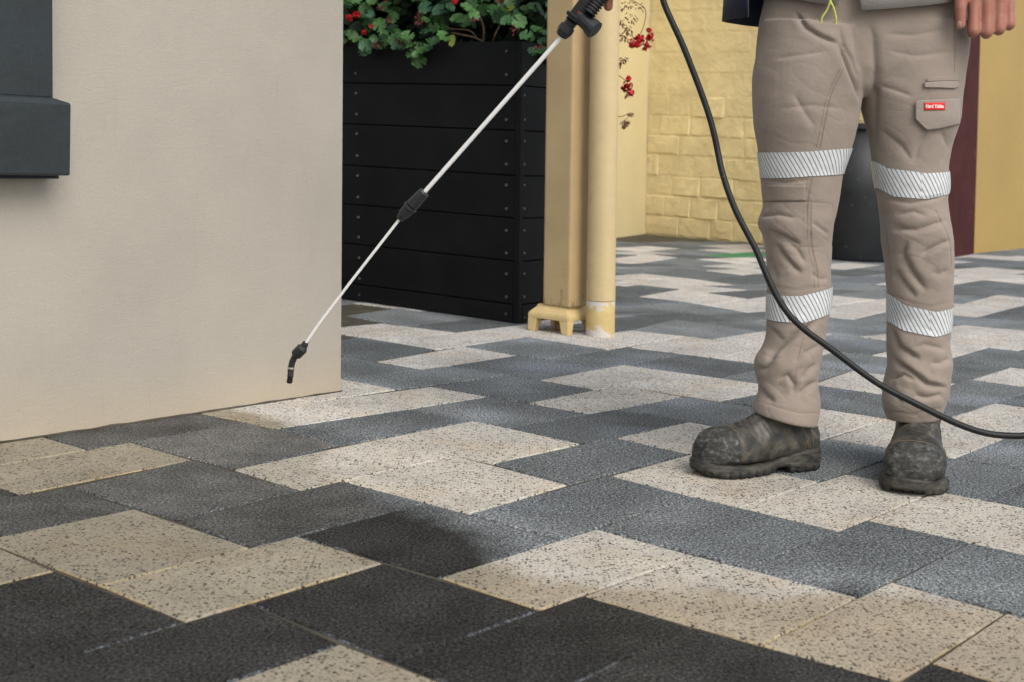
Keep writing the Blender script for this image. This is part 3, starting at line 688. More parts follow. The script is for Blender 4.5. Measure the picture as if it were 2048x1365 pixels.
o = bpy.data.objects.new('leaf', LM[7]); C.objects.link(o); o.location = on_plane(903, 82, C0 - dS * .05, nF); o.scale = (.015, .026, .02); o.rotation_euler = (1.35, .3, .5); wparent(o, plants[1][0])
# inner leaves, coloured dark to paint in the shaded gaps, one lump nobody could count
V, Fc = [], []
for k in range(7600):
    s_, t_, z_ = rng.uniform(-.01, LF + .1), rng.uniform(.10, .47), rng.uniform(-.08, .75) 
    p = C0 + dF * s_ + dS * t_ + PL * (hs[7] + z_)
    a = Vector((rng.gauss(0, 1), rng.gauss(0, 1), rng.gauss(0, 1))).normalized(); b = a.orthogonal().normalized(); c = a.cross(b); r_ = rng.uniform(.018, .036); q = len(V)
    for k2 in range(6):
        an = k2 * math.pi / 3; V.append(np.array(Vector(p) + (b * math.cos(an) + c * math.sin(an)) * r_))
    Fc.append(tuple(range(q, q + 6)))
o = mesh('inner_foliage', V, Fc, M['shadedleaf']); tag(o, 'tangle of geranium foliage, coloured dark as shade, filling the planter behind the front leaves', 'foliage', kind='stuff')
# woody stems on the bare rim
for pts in (((905, 66), (925, 70), (950, 76), (975, 88)), ((900, 58), (940, 62), (955, 80)), ((985, 40), (1010, 46), (1035, 55)), ((960, 30), (968, 60), (966, 86)), ((1000, 50), (990, 70), (985, 86)), ((880, 92), (878, 110), (874, 132))):
    P_ = [on_plane(x, y, C0 + dS * rng.uniform(-.01, .05), nF) for x, y in pts]
    wparent(tube('stem', spline(P_, 4), rng.uniform(.002, .0042) if pts[0][0] != 880 else .0012, M['stem'], None, 7), plants[2][0] if pts[0][0] > 950 else plants[1][0])
def petals(p, n_, rad, psz, mt, name, root, long=1.0, hang=0.0):
    V, Fc = [], []
    for k in range(n_):
        d = Vector((rng.gauss(0, 1), rng.gauss(0, 1) - .6, rng.gauss(0, 1) * .9 - hang)).normalized()
        c_ = Vector(p) + d * rad * rng.uniform(.35, 1.0); b = d.cross(Vector((rng.gauss(0, 1), rng.gauss(0, 1), rng.gauss(0, 1)))).normalized(); a = (d * .4 + b.cross(d) * .8).normalized() if long == 1 else (d + Vector((0, 0, -.8 * hang))).normalized()
        b = a.cross(b).normalized() if long != 1 else b
        s1 = psz * rng.uniform(.7, 1.2); s2 = s1 / long; q = len(V); nrm_ = a.cross(b)
        for k2 in range(8):
            an = k2 * math.pi / 4; V.append(np.array(c_ + a * s1 * math.cos(an) + b * s2 * math.sin(an) + nrm_ * s1 * .25 * math.cos(2 * an) * (.4 if long == 1 else 1)))
        V.append(np.array(c_)); Fc += [(q + k2, q + (k2 + 1) % 8, q + 8) for k2 in range(8)]
    return wparent(mesh(name, V, Fc, mt, None, False), root)
lp_, mp_, rp_ = plants[0][0], plants[1][0], plants[2][0]
for x, y, n_, r_, root in ((699, 36, 16, .013, lp_), (714, 30, 18, .014, lp_), (743, 52, 7, .008, lp_), (728, 65, 8, .009, lp_), (770, -2, 6, .009, lp_), (910, 4, 5, .009, mp_)):
    petals(on_plane(x, y, C0 - dS * .11, nF), int(n_ * 1.9), r_ * 1.15, .0072, M['red'], 'red_flower', root)
for x, y, root in ((760, 16, lp_), (778, 42, lp_), (840, 44, mp_), (838, 30, mp_), (798, 84, mp_), (752, 92, lp_), (1000, 5, rp_), (1030, 60, rp_), (1075, 95, rp_), (950, 42, mp_)):
    petals(on_plane(x, y, C0 - dS * .10, nF), 16, .018, .007, M['dried'], 'dried_flower', root, 2.4)
Yr = pcn[1] + .14
for pts in (((1150, -60), (1215, -30), (1262, 0), (1290, 18), (1288, 50), (1276, 78)), ((1200, 20), (1240, 48), (1262, 72), (1284, 82)), ((1195, 60), (1225, 112), (1244, 122)), ((1200, 130), (1235, 150), (1256, 165)), ((1190, 190), (1232, 232), (1262, 226))):
    P_ = [at(x, y, Yr + (.12 if x < 1230 else 0)) for x, y in pts]
    wparent(tube('stem', spline(P_, 5), .0016, M['stem'], None, 6), rp_)
for x, y, n_, r_ in ((1268, 86, 20, .022), (1280, 78, 16, .018), (1297, 60, 8, .010), (1299, 76, 13, .017), (1292, 92, 12, .017), (1256, 158, 8, .010), (1255, 174, 22, .021), (1262, 186, 12, .014)):
    petals(at(x, y, Yr), int(n_ * 1.9), r_ * 1.15, .0072, M['red'], 'red_flower', rp_)
for x, y, n_, r_ in ((1248, 12, 10, .026), (1262, 4, 14, .028), (1278, 14, 10, .024), (1246, 42, 18, .030), (1258, 58, 26, .028), (1246, 74, 26, .026), (1264, 36, 12, .026), (1243, 126, 20, .020), (1248, 118, 10, .018), (1262, 230, 8, .014), (1250, 244, 24, .019), (1248, 252, 12, .016), (1290, 92, 8, .014), (1252, 190, 6, .012)):
    petals(at(x, y, Yr), n_, r_, .0075, M['dried'], 'dried_flower', rp_, 2.6, .6)

# ------------------------------------------------------------------ the worker
person = empty('person', gnd(1700, 950))
tag(person, 'worker in khaki trousers with reflective bands holding a pressure lance', 'person')
def pp(o): return wparent(o, person)
YL, YR = 3.03, 3.05                                   # depth of the two legs (left and right in the picture)
LEG_L = [(1528, 40, 1735, 60), (1516, 100, 1732, 110), (1510, 125, 1730, 125), (1506, 155, 1727, 155), (1506, 180, 1724, 180), (1506, 200, 1722, 200), (1508, 250, 1713, 250), (1517, 300, 1700, 300), (1521, 345, 1684, 345), (1524, 385, 1678, 385), (1526, 415, 1674, 415), (1516, 436, 1670, 436), (1514, 452, 1667, 452), (1524, 472, 1664, 472), (1531, 500, 1663, 500), (1533, 540, 1662, 540), (1534, 580, 1662, 580), (1534, 610, 1661, 605), (1534, 642, 1657, 636), (1532, 675, 1651, 665), (1522, 700, 1647, 690), (1508, 717, 1643, 712), (1508, 738, 1638, 735), (1514, 758, 1633, 760), (1518, 775, 1634, 782), (1513, 794, 1639, 802), (1506, 812, 1637, 830), (1505, 821, 1631, 851)]
LEG_R = [(1708, 60, 1932, 40), (1710, 110, 1935, 90), (1714, 150, 1928, 140), (1720, 200, 1921, 190), (1732, 245, 1919, 235), (1742, 290, 1903, 280), (1747, 335, 1894, 330), (1753, 375, 1895, 372), (1757, 405, 1890, 400), (1759, 430, 1894, 430), (1762, 462, 1900, 455), (1765, 490, 1904, 482), (1773, 530, 1905, 530), (1776, 570, 1905, 570), (1778, 600, 1904, 604), (1779, 635, 1900, 645), (1775, 672, 1896, 682), (1776, 705, 1898, 705), (1777, 724, 1903, 722), (1772, 748, 1898, 746), (1767, 772, 1896, 768), (1765, 795, 1894, 788), (1766, 812, 1888, 806), (1771, 828, 1880, 824), (1775, 838, 1876, 836)]
HIPS = [(1600, 196, 1850, 196), (1530, 178, 1908, 178), (1509, 140, 1930, 140), (1513, 90, 1936, 90), (1520, 40, 1934, 40), (1528, 0, 1926, 0), (1538, -60, 1912, -60), (1546, -120, 1900, -120), (1550, -175, 1894, -175)]
def loft(rows, Yf, kd, seg=48, pw=2.0, step=7.0):
    rows = np.array(rows, float); t = np.concatenate([[0], np.cumsum(np.hypot((rows[1:, 1] - rows[:-1, 1]), 0) + 1e-3)])
    n_ = max(2, int(t[-1] / step)); tt = np.linspace(0, t[-1], n_); R = np.stack([np.interp(tt, t, rows[:, i]) for i in range(4)], 1)
    k = np.array([.25, .5, .25])
    for _ in range(1):
        R[1:-1] = .25 * R[:-2] + .5 * R[1:-1] + .25 * R[2:]
    rings = []
    for lx, ly, rx, ry in R:
        ym = (ly + ry) / 2; Y = Yf(ym); a = at(lx, ly, Y); b = at(rx, ry, Y); c = (a + b) / 2; h = (b - a) / 2; dd = np.linalg.norm(h) * kd(ym); ring = []
        for s in range(seg):
            an = 2 * math.pi * s / seg; cs_, sn = math.cos(an), math.sin(an)
            cs_ = math.copysign(abs(cs_) ** (2 / pw), cs_); sn = math.copysign(abs(sn) ** (2 / pw), sn)
            ring.append(c + h * cs_ + np.array([0, dd * sn, 0]))
        rings.append(ring)
    return rings
V, Fc = [], []
rings_vf(loft(LEG_L, lambda y: YL + .02 * math.sin((y - 200) / 200), lambda y: np.interp(y, [100, 300, 430, 700, 850], [.90, .95, 1.08, 1.05, 1.0]), 48, 2.15), V, Fc)
rings_vf(loft(LEG_R, lambda y: YR, lambda y: np.interp(y, [100, 300, 430, 700, 850], [.90, 1.0, 1.12, 1.08, 1.0]), 48, 2.15), V, Fc)
rings_vf(loft(HIPS, lambda y: 3.06, lambda y: np.interp(y, [-180, 0, 140, 200], [.66, .62, .48, .40]), 56, 2.3), V, Fc)
tme = remesh(V, Fc, .0028, 10, .5)
co = co_of(tme); no = no_of(tme); px = proj(co)
front = np.clip(-(no * ((co - CAM) / np.linalg.norm(co - CAM, axis=1)[:, None])).sum(1) * 2.2, 0, 1)
disp = np.zeros(len(co))
def z5(x, y): return (1350 + x / 2.934, y / 2.934)
def z6(x, y): return (1350 + x / 2.934, 400 + y / 2.934)
def crease(pts, depth, wd, bulge=.55, side=1, fade=True):
    wd = wd * .72 if wd > 2.5 else wd
    """a fold drawn as a line: a groove of given depth (mm) with a rounded swell along one side"""
    pts = np.array(pts, float); best = np.full(len(px), 1e9); tb = np.zeros(len(px)); sg = np.ones(len(px)); L = 0; Ls = np.hypot(*(pts[1:] - pts[:-1]).T); tot = Ls.sum()
    lo = pts.min(0) - 110; hi = pts.max(0) + 110; msk = ((px > lo) & (px < hi)).all(1)
    ids = np.nonzero(msk)[0]; q = px[ids]; bb = np.full(len(ids), 1e9); tt = np.zeros(len(ids)); ss = np.ones(len(ids))
    for a, b, l in zip(pts[:-1], pts[1:], Ls):
        ab = b - a; t = np.clip(((q - a) @ ab) / (l * l), 0, 1); dv = q - a - t[:, None] * ab; d = np.hypot(*dv.T)
        cr = ab[0] * dv[:, 1] - ab[1] * dv[:, 0]; m_ = d < bb
        bb[m_] = d[m_]; tt[m_] = (L + t[m_] * l) / tot; ss[m_] = np.sign(cr[m_]); L += l
    f = np.clip(np.minimum(tt, 1 - tt) * 5, 0, 1) if fade else 1.0
    f = np.where((tt <= 0) | (tt >= 1), np.exp(-(bb / wd) ** 2) * .0, f) if fade else f
    s = bb * ss * side
    u_ = np.clip(s / (2.3 * wd), 0, None)
    prof = -np.exp(-np.sqrt((bb / (1.25 * wd)) ** 2 + .05) * 1.3) * 1.25 + bulge * .62 * (u_ * np.exp(1 - u_)) ** 1.5 + .2 * bulge * np.exp(-((s + 3.5 * wd) / (2.5 * wd)) ** 2)
    disp[ids] += depth * .00100 * prof * f * front[ids]
for p_ in co:
    pass
# slack in the cloth all round, stronger round knee and ankle
def nz(c, sx, sz, off): return noise.noise((c[0] * sx + off, c[1] * sx, c[2] * sz))
slack = np.array([nz(c, 7, 5, 0) * 1.0 + .55 * nz(c + 0, 14, 19, 5) + .25 * noise.noise((c[0] * 22 + c[2] * 18, c[1] * 22, c[2] * 30)) for c in co])
amt = np.interp(px[:, 1], [0, 250, 400, 430, 560, 640, 720, 850], [.0025, .0030, .0032, .0055, .0050, .0035, .0060, .0040])
rdg = np.array([abs(noise.noise((c[0] * 11 + 3 + .4 * math.sin(c[2] * 9), c[1] * 11, c[2] * 21 + c[0] * 9))) for c in co])
disp += slack * amt * .75 - np.exp(-rdg / .05) * amt * .22
# crotch and thighs
crease([z5(700, 60), z5(770, 165), z5(850, 215), z5(965, 262)], 8, 5, .8, -1)
crease([z5(960, 250), z5(1010, 380), z5(1060, 500), z5(1092, 612)], 12, 6, .7, 1)
crease([z5(960, 150), z5(985, 260), z5(1040, 360), z5(1080, 480)], 4, 5, .5, -1)
crease([z5(1125, 110), z5(1165, 220), z5(1180, 420), z5(1165, 640), z5(1165, 900)], 9, 10, .4, -1)
crease([z5(1050, 170), z5(1060, 300), z5(1075, 420)], 5, 6, .5, -1)
crease([z5(560, 350), z5(700, 330), z5(900, 300)], 2.5, 5, .6, 1)
crease([z5(600, 640), z5(800, 620), z5(1000, 640)], 2, 6, .6, 1)
crease([z5(690, 540), z5(760, 660), z5(830, 760)], 3, 8, .6, 1)
crease([z5(1190, 500), z5(1290, 530), z5(1400, 570)], 3, 5, .7, 1)
crease([z5(1230, 200), z5(1400, 210), z5(1600, 170)], 3, 7, .6, 1)
crease([z5(1250, 300), z5(1420, 330), z5(1640, 300)], 2.5, 7, .6, 1)
crease([z5(1200, 760), z5(1330, 860), z5(1400, 960)], 4, 8, .6, -1)
crease([z5(1480, 770), z5(1430, 860), z5(1400, 970)], 4, 8, .6, 1)
crease([z5(1560, 760), z5(1600, 860), z5(1560, 980)], 4, 7, .6, 1)
crease([z5(520, 1060), z5(650, 1075), z5(800, 1055)], 3, 4, .7, 1)
crease([z5(1240, 1170), z5(1380, 1195), z5(1530, 1165), z5(1605, 1130)], 4, 4, .8, 1)
# seams
SE = [([z5(980, 400), z5(905, 560), z5(868, 730), z5(840, 870)], 1.6), ([z5(790, 1050), z5(770, 1180), z5(765, 1300)], 1.8), ([z6(785, 0), z6(790, 250), z6(820, 400), z6(830, 520)], 1.8),
      ([z5(1640, 60), z5(1645, 240), z5(1640, 430)], 1.6), ([z5(510, 1185), z5(760, 1182), z5(930, 1195)], 1.5), ([z6(545, 275), z6(780, 280), z6(905, 285)], 1.4), ([z6(540, 500), z6(700, 528), z6(905, 500)], 1.8),
      ([z6(1250, 545), z6(1400, 608), z6(1500, 628), z6(1625, 590)], 1.8), ([z6(790, 720), z6(740, 900), z6(715, 1080)], 1.4), ([z6(480, 1175), z6(600, 1215), z6(740, 1250), z6(845, 1245)], 2.2), ([z6(1235, 1235), z6(1400, 1262), z6(1570, 1215)], 2.0), ([z6(1240, 170), z6(1262, 400), z6(1262, 520)], 1.5), ([z6(1530, 60), z6(1610, 240), z6(1622, 400)], 1.4)]
for pts, d_ in SE: crease(pts, d_, 1.8, .35, 1, True)
# left knee and shin
crease([z6(520, 60), z6(505, 95), z6(600, 85), z6(720, 110)], 7, 5, .9, 1)
crease([z6(545, 175), z6(640, 215), z6(740, 270)], 7, 6, .9, -1)
crease([z6(590, 250), z6(640, 330), z6(700, 395), z6(750, 440)], 8, 6, .9, -1)
crease([z6(640, 230), z6(720, 300), z6(770, 380)], 4, 6, .6, -1)
crease([z6(800, 130), z6(870, 180), z6(910, 210)], 4, 6, .6, 1)
crease([z6(540, 330), z6(570, 400), z6(600, 470)], 4, 6, .6, -1)
crease([z6(800, 430), z6(860, 470), z6(905, 460)], 4, 6, .6, 1)
crease([z6(540, 945), z6(600, 880), z6(700, 800), z6(830, 715)], 11, 6, 1.0, 1)
crease([z6(540, 740), z6(600, 790), z6(640, 830)], 4, 6, .7, -1)
crease([z6(480, 1000), z6(530, 985), z6(590, 900)], 9, 6, .9, -1)
crease([z6(600, 1060), z6(660, 1030), z6(700, 1085), z6(690, 1150)], 7, 5, .9, 1)
crease([z6(495, 1090), z6(540, 1150), z6(590, 1190)], 7, 6, .9, -1)
crease([z6(720, 1150), z6(790, 1090), z6(830, 1060)], 7, 6, .9, 1)
crease([z6(830, 960), z6(780, 1010), z6(740, 1060)], 6, 6, .8, -1)
crease([z6(700, 960), z6(760, 900), z6(860, 850)], 5, 6, .7, 1)
# right knee and shin
crease([z6(1262, 182), z6(1330, 172), z6(1420, 178), z6(1600, 118)], 8, 6, .9, 1)
crease([z6(1365, 235), z6(1335, 320), z6(1390, 420), z6(1480, 545)], 9, 8, .9, -1)
crease([z6(1280, 400), z6(1350, 500), z6(1420, 580)], 7, 8, .7, -1)
crease([z6(1440, 330), z6(1520, 280), z6(1620, 235)], 7, 6, .8, 1)
crease([z6(1500, 420), z6(1560, 440), z6(1615, 410)], 5, 8, .6, 1)
crease([z6(1290, 90), z6(1400, 70), z6(1480, 100)], 4, 6, .7, 1)
crease([z6(1265, 735), z6(1320, 860), z6(1440, 940)], 10, 6, .9, -1)
crease([z6(1380, 880), z6(1460, 850), z6(1590, 880)], 5, 6, .8, 1)
crease([z6(1280, 930), z6(1380, 1000), z6(1480, 1080), z6(1600, 1105)], 11, 5, 1.0, -1)
crease([z6(1260, 1060), z6(1340, 1025), z6(1410, 1060)], 8, 5, .9, 1)
crease([z6(1400, 1150), z6(1490, 1165), z6(1570, 1140)], 7, 5, .9, 1)
crease([z6(1500, 960), z6(1560, 960), z6(1612, 930)], 6, 6, .8, 1)
crease([z6(1250, 1120), z6(1300, 1150), z6(1330, 1200)], 5, 6, .7, -1)
co2 = co + no * disp[:, None]
# open the cuff line: the last centimetre flares a little
set_co(tme, co2)
trousers = pp(link('trousers', tme, M['drill'], None, True))
trousers['label'] = 'khaki cotton work trousers, creased and slack over the boots'
bvh = BVHTree.FromPolygons([Vector(v) for v in co2], [tuple(p.vertices) for p in tme.polygons])
def cast_px(x, y, off=0.0, tree=None):
    d = Vector(MI @ np.array([x, y, 1.0])).normalized(); hit, nrm, _, _ = (tree or bvh).ray_cast(Vector(CAM), d)
    if hit is None: return None
    return np.array(hit) + np.array(-d) * off
def band(name, cyl, top, bot, off, matl, parent, seg=140, nh=8, xr=None):
    """a strip all the way round one leg, laid on the cloth by rays from outside towards the leg's axis"""
    (lx, rx, Y) = cyl; V, Fc, UV = [], [], []
    cx = (lx + rx) / 2; hw = (rx - lx) / 2; u = 0; last = None
    for s in range(seg + 1):
        an = 2 * math.pi * s / seg - math.pi / 2; xs = cx + hw * math.cos(an); yt = top(xs); yb_ = bot(xs)
        for j in range(nh + 1):
            yy = yt + (yb_ - yt) * j / nh; c = at(cx, yy, Y); o_ = c + np.array([math.cos(an), math.sin(an), 0]) * .122; o_[2] = at(xs, yy, Y)[2]; tgt = c.copy(); tgt[2] = o_[2]
            d = Vector(tgt - o_).normalized(); hit, nrm, _, _ = bvh.ray_cast(Vector(o_), d, .12)
            if hit is None: hit = Vector(c); nrm = -d
            V.append(np.array(hit) + np.array(-d) * off)
        m_ = V[-(nh // 2) - 1]
        if last is not None: u += np.linalg.norm((m_ - last) * [1, 1, 0])
        last = m_; UV.append(u)
    for s in range(seg):
        for j in range(nh): q = s * (nh + 1) + j; Fc.append((q, q + 1, q + nh + 2, q + nh + 1))
    o = mesh(name, V, Fc, matl, None, False); uvl = o.data.uv_layers.new(name='UVMap')
    for pl in o.data.polygons:
        for li in pl.loop_indices:
            vi = o.data.loops[li].vertex_index; uvl.data[li].uv = (UV[vi // (nh + 1)], -V[vi][2])
    md = o.modifiers.new('s', 'SOLIDIFY'); md.thickness = .0008; md.offset = 1
    o.parent = parent; o.matrix_parent_inverse = Matrix.Identity(4)
    o.parent = parent; o.matrix_parent_inverse = parent.matrix_basis.inverted() @ person_inv if False else Matrix.Identity(4)
    return o
def f_(xs_, ys_): return lambda x: float(np.interp(x, xs_, ys_))
tb = []
def sub(o):                                     # child of the trousers (whose own world matrix is the identity)
    o.parent = trousers; o.matrix_parent_inverse = Matrix.Identity(4); return o
for cyl, t_, b_ in (((1520, 1698, YL), f_([1500, 1600, 1700], [306, 303, 296]), f_([1500, 1600, 1700], [357, 351, 348])),
                    ((1746, 1895, YR), f_([1740, 1764, 1830, 1897], [318, 336, 345, 342]), f_([1740, 1772, 1830, 1897], [372, 391, 395, 384])),
                    ((1534, 1662, YL), f_([1530, 1590, 1663], [588, 587, 573]), f_([1530, 1600, 1663], [639, 639, 625])),
                    ((1778, 1903, YR), f_([1776, 1800, 1850, 1905], [585, 605, 616, 609]), f_([1776, 1800, 1850, 1905], [642, 655, 665, 656]))):
    sub(band('reflective_band', cyl, t_, b_, .0016, M['tape'], trousers, seg=260))
def patch(name, tp, bt, matl, off, th, nx=22, ny=16, tree=None):
    """a piece of cloth lying on the trousers, between an upper and a lower outline drawn from left to right"""
    tp = np.array(tp, float); bt = np.array(bt, float); x0, x1 = tp[0][0], tp[-1][0]; V, Fc = [], []
    for j in range(ny + 1):
        for i in range(nx + 1):
            x = x0 + (x1 - x0) * i / nx; ya = np.interp(x, tp[:, 0], tp[:, 1]); yb2 = np.interp(x, bt[:, 0], bt[:, 1])
            p = cast_px(x, ya + (yb2 - ya) * j / ny, off, tree)
            if p is None: p = V[-1] if i else (V[-nx - 1] if V else np.zeros(3))
            elif i > 0 and abs(p[1] - V[-1][1]) > .03: p = V[-1] + np.array([.0002, .0006, 0])
            V.append(p)
    A_ = np.array(V).reshape(ny + 1, nx + 1, 3)
    for _ in range(4): A_[1:-1, 1:-1] = (A_[1:-1, 1:-1] * 2 + A_[:-2, 1:-1] + A_[2:, 1:-1] + A_[1:-1, :-2] + A_[1:-1, 2:]) / 6
    V = list(A_.reshape(-1, 3))
    for j in range(ny):
        for i in range(nx): q = j * (nx + 1) + i; Fc.append((q, q + 1, q + nx + 2, q + nx + 1))
    o = mesh(name, V, Fc, matl, None, True); md = o.modifiers.new('s', 'SOLIDIFY'); md.thickness = th; md.offset = 0
    return o
flap = sub(patch('pocket_flap', [z5(1411, 597), z5(1430, 590), z5(1640, 580), z5(1669, 582)], [z5(1411, 698), z5(1478, 766), z5(1560, 754), z5(1669, 727)], M['drill2'], .0075, .0034, 30, 18))
sub(patch('pocket_welt', [z5(1463, 484), z5(1560, 478), z5(1664, 476)], [z5(1463, 514), z5(1560, 516), z5(1640, 520), z5(1664, 508)], M['drill2'], .0045, .003, 20, 6))
sub(patch('pocket_opening', [z5(1474, 466), z5(1560, 451), z5(1672, 447)], [z5(1474, 480), z5(1560, 476), z5(1672, 474)], M['drill'], .0012, .002, 14, 5))
sub(patch('knee_panel', [z5(518, 1086), z5(768, 1092)], [z5(518, 1182), z5(768, 1180)], M['drill'], .0020, .0018, 20, 8))
fb = BVHTree.FromPolygons([Vector(v.co) for v in flap.data.vertices], [tuple(p.vertices) for p in flap.data.polygons])
badge = sub(patch('cloth_badge', [z5(1464, 604), z5(1584, 602)], [z5(1464, 648), z5(1584, 647)], M['patch'], .0030, .001, 12, 5, fb))
bbt = BVHTree.FromPolygons([Vector(v.co) for v in badge.data.vertices], [tuple(p.vertices) for p in badge.data.polygons])
cu = bpy.data.curves.new('lettering', 'FONT'); cu.body = 'Hard Yakka'; cu.size = 1.0; cu.align_x = 'CENTER'; cu.align_y = 'CENTER'; cu.offset = .022
to = bpy.data.objects.new('lettering', cu); C.objects.link(to); bpy.context.view_layer.update()
lm_ = bpy.data.meshes.new_from_object(to.evaluated_get(bpy.context.evaluated_depsgraph_get())); bpy.data.objects.remove(to)
lc = co_of(lm_); wx = lc[:, 0].max() - lc[:, 0].min(); out = []
for v in lc:
    x = 1350 + (1524 + v[0] / wx * 104) / 2.934; y = (625 - v[1] * 104 / wx * 1.35) / 2.934
    p = cast_px(x, y, .0008, bbt); out.append(p if p is not None else out[-1])
set_co(lm_, np.array(out)); sub(link('lettering', lm_, M['print']))
# stitching that reads as a double row along the seams: fine thread laid on the cloth
def stitches(pts, dx, name='seam_stitching'):
    P_ = spline([(a, b, 0) for a, b in pts], 12); V, Fc = [], []
    for i in range(0, len(P_) - 1):
        a = cast_px(P_[i][0] + dx, P_[i][1], .0006); m_ = P_[i] * .35 + P_[i + 1] * .65; b = cast_px(m_[0] + dx, m_[1], .0006)
        if a is None or b is None or np.linalg.norm(a - b) > .03: continue
        tube_vf([a, b], .0005, 5, V, Fc)
    if V: sub(mesh(name, V, Fc, M['thread']))['kind'] = 'stuff'
for (pts, d_), dxs in zip(SE, ((-3, 4), (-3, 5), (-3, 5), (0,), (0,), (), (0,), (0,), (-3,), (0,), (0,), (0,), (0,))):
    for dx in dxs: stitches(pts, dx)

# body: one continuous figure (mostly under the clothes)
def capsule(a, b, ra, rb, V, Fc, seg=16, flat=1.0, fn=None):
    a = np.asarray(a, float); b = np.asarray(b, float); t = b - a; L = np.linalg.norm(t) + 1e-9; t = t / L
    n_ = np.cross(t, [.1, 1, .2]) if fn is None else np.asarray(fn, float) - t * np.dot(fn, t); n_ /= np.linalg.norm(n_); m_ = np.cross(t, n_); rings = []
    prof = [(-ra * math.cos(x), ra * math.sin(x)) for x in np.linspace(.18, math.pi / 2, 5)] + [(L + rb * math.sin(x), rb * math.cos(x)) for x in np.linspace(0, math.pi / 2 - .18, 5)]
    for h, r in prof: rings.append([a + t * h + (n_ * math.cos(k * 2 * math.pi / seg) * flat + m_ * math.sin(k * 2 * math.pi / seg)) * r for k in range(seg)])
    rings_vf(rings, V, Fc)
V, Fc = [], []
hipL, hipR = at(1625, 40, 3.06), at(1820, 40, 3.06); knL, knR = at(1598, 455, YL), at(1828, 460, YR); anL, anR = at(1585, 835, 3.05), at(1826, 820, 3.06)
def ank(t, h):
    T_, H_ = gnd(*t), gnd(*h); a = T_ - H_; a /= np.linalg.norm(a); return H_ + a * .067 + np.array([0, 0, .10])
anL, anR = ank((1391, 951), (1627, 934)), ank((1820, 994), (1834, 921))
for h_, k_, a_ in ((hipL, knL, anL), (hipR, knR, anR)): capsule(h_, k_, .082, .052, V, Fc); capsule(k_, a_, .050, .026, V, Fc)
capsule(anL, gnd(1440, 938) + [0, 0, .050], .026, .022, V, Fc); capsule(anR, gnd(1824, 968) + [0, 0, .050], .026, .022, V, Fc)
pel = (hipL + hipR) / 2; chest = pel + np.array([.0, -.02, .46]); neck = chest + [0, -.01, .16]; head = neck + [0, -.03, .18]
capsule(pel + [-.06, 0, .02], pel + [.06, 0, .02], .11, .11, V, Fc); capsule(pel, chest, .115, .135, V, Fc, 20); capsule(chest + [-.10, 0, .04], chest + [.10, 0, .04], .10, .10, V, Fc)
capsule(neck - [0, 0, .06], head, .058, .055, V, Fc); capsule(head + [0, .01, .0], head + [0, -.005, .07], .083, .092, V, Fc, 20); capsule(head + [0, -.06, -.045], head + [0, -.055, .02], .045, .06, V, Fc)
capsule(head + [0, -.105, .03], head + [0, -.118, -.005], .010, .015, V, Fc); [capsule(head + [s * .088, .0, .02], head + [s * .09, .004, -.015], .016, .012, V, Fc) for s in (-1, 1)]
shL = chest + [-.19, 0, .06]; shR = chest + [.19, 0, .06]
# picture-right hand hangs, loosely closed
YH = 2.93
elR = at(2000, -330, 3.02); wrR = at(1988, -70, YH + .03)
capsule(shR, elR, .052, .042, V, Fc); capsule(elR, wrR, .042, .029, V, Fc)
kn = {'index': (1948, 2), 'middle': (1974, -2), 'ring': (1998, 0), 'little': (2019, 4)}
pip = {'index': (1947, 62, .0124), 'middle': (1974, 64, .0126), 'ring': (1999, 58, .0119), 'little': (2020, 49, .0106)}
fc = [-1, 1]
for k_, (x, y) in kn.items():
    mc = at(x, y, YH - .012 + (.004 if k_ in ('index', 'little') else 0)); capsule(wrR + (mc - wrR) * .12, mc, .017, .0145 if k_ != 'little' else .0125, V, Fc)
    x2, y2, r_ = pip[k_]; p_ = at(x2, y2, YH - .016); capsule(mc, (mc + p_) / 2, r_ + .0016, r_ - .0004, V, Fc); capsule((mc + p_) / 2, p_, r_ - .0004, r_ + .0009, V, Fc)
    d_ = at(x2 - 2, y2 + 4, YH + .016); capsule(p_, d_, r_ * .98, r_ * .92, V, Fc)
    tp = at(x2 - 4, y2 - 18, YH + .030); capsule(d_, tp, r_ * .92, r_ * .8, V, Fc)
capsule(at(1960, -30, YH), at(2004, -30, YH), .017, .017, V, Fc)
tc = at(1948, -62, YH + .0); tm = at(1925, -22, YH - .014); ti = at(1921, 16, YH - .022); tt_ = at(1921, 50, YH - .020)
capsule(tc, tm, .020, .0165, V, Fc); capsule(tm, ti, .0155, .0125, V, Fc); capsule(ti, tt_, .0120, .0105, V, Fc)
# picture-left hand closes round the lance grip
YG = 2.80
elL = at(1370, -330, 2.98); wrL = at(1300, -150, YG + .05)
capsule(shL, elL, .052, .042, V, Fc); capsule(elL, wrL, .042, .029, V, Fc)
gA, gB = np.array([1196, 22.]), np.array([1262, -70.])                 # ribbed grip axis in the picture
for i, (f0, rr_) in enumerate(((.62, .0118), (.80, .012), (.97, .0115), (1.13, .010))):
    c = gA + (gB - gA) * f0; base = at(c[0] + 16, c[1] - 30, YG + .030); k1_ = at(c[0] - 14, c[1] - 20, YG + .022); k2_ = at(c[0] - 20, c[1] - 8, YG - .012); k3_ = at(c[0] + 4, c[1] + 10, YG - .026); k4_ = at(c[0] + 18, c[1] + 16, YG - .012)
    capsule(wrL + (base - wrL) * .2, base, .017, .014, V, Fc); capsule(base, k1_, .013, rr_, V, Fc); capsule(k1_, k2_, rr_, rr_, V, Fc); capsule(k2_, k3_, rr_, rr_ * .93, V, Fc); capsule(k3_, k4_, rr_ * .93, rr_ * .84, V, Fc)
th0 = at(1268, -100, YG + .02); th1 = at(1236, -52, YG - .02); th2 = at(1216, -14, YG + .006); th3 = at(1216.5, 14, YG + .012)
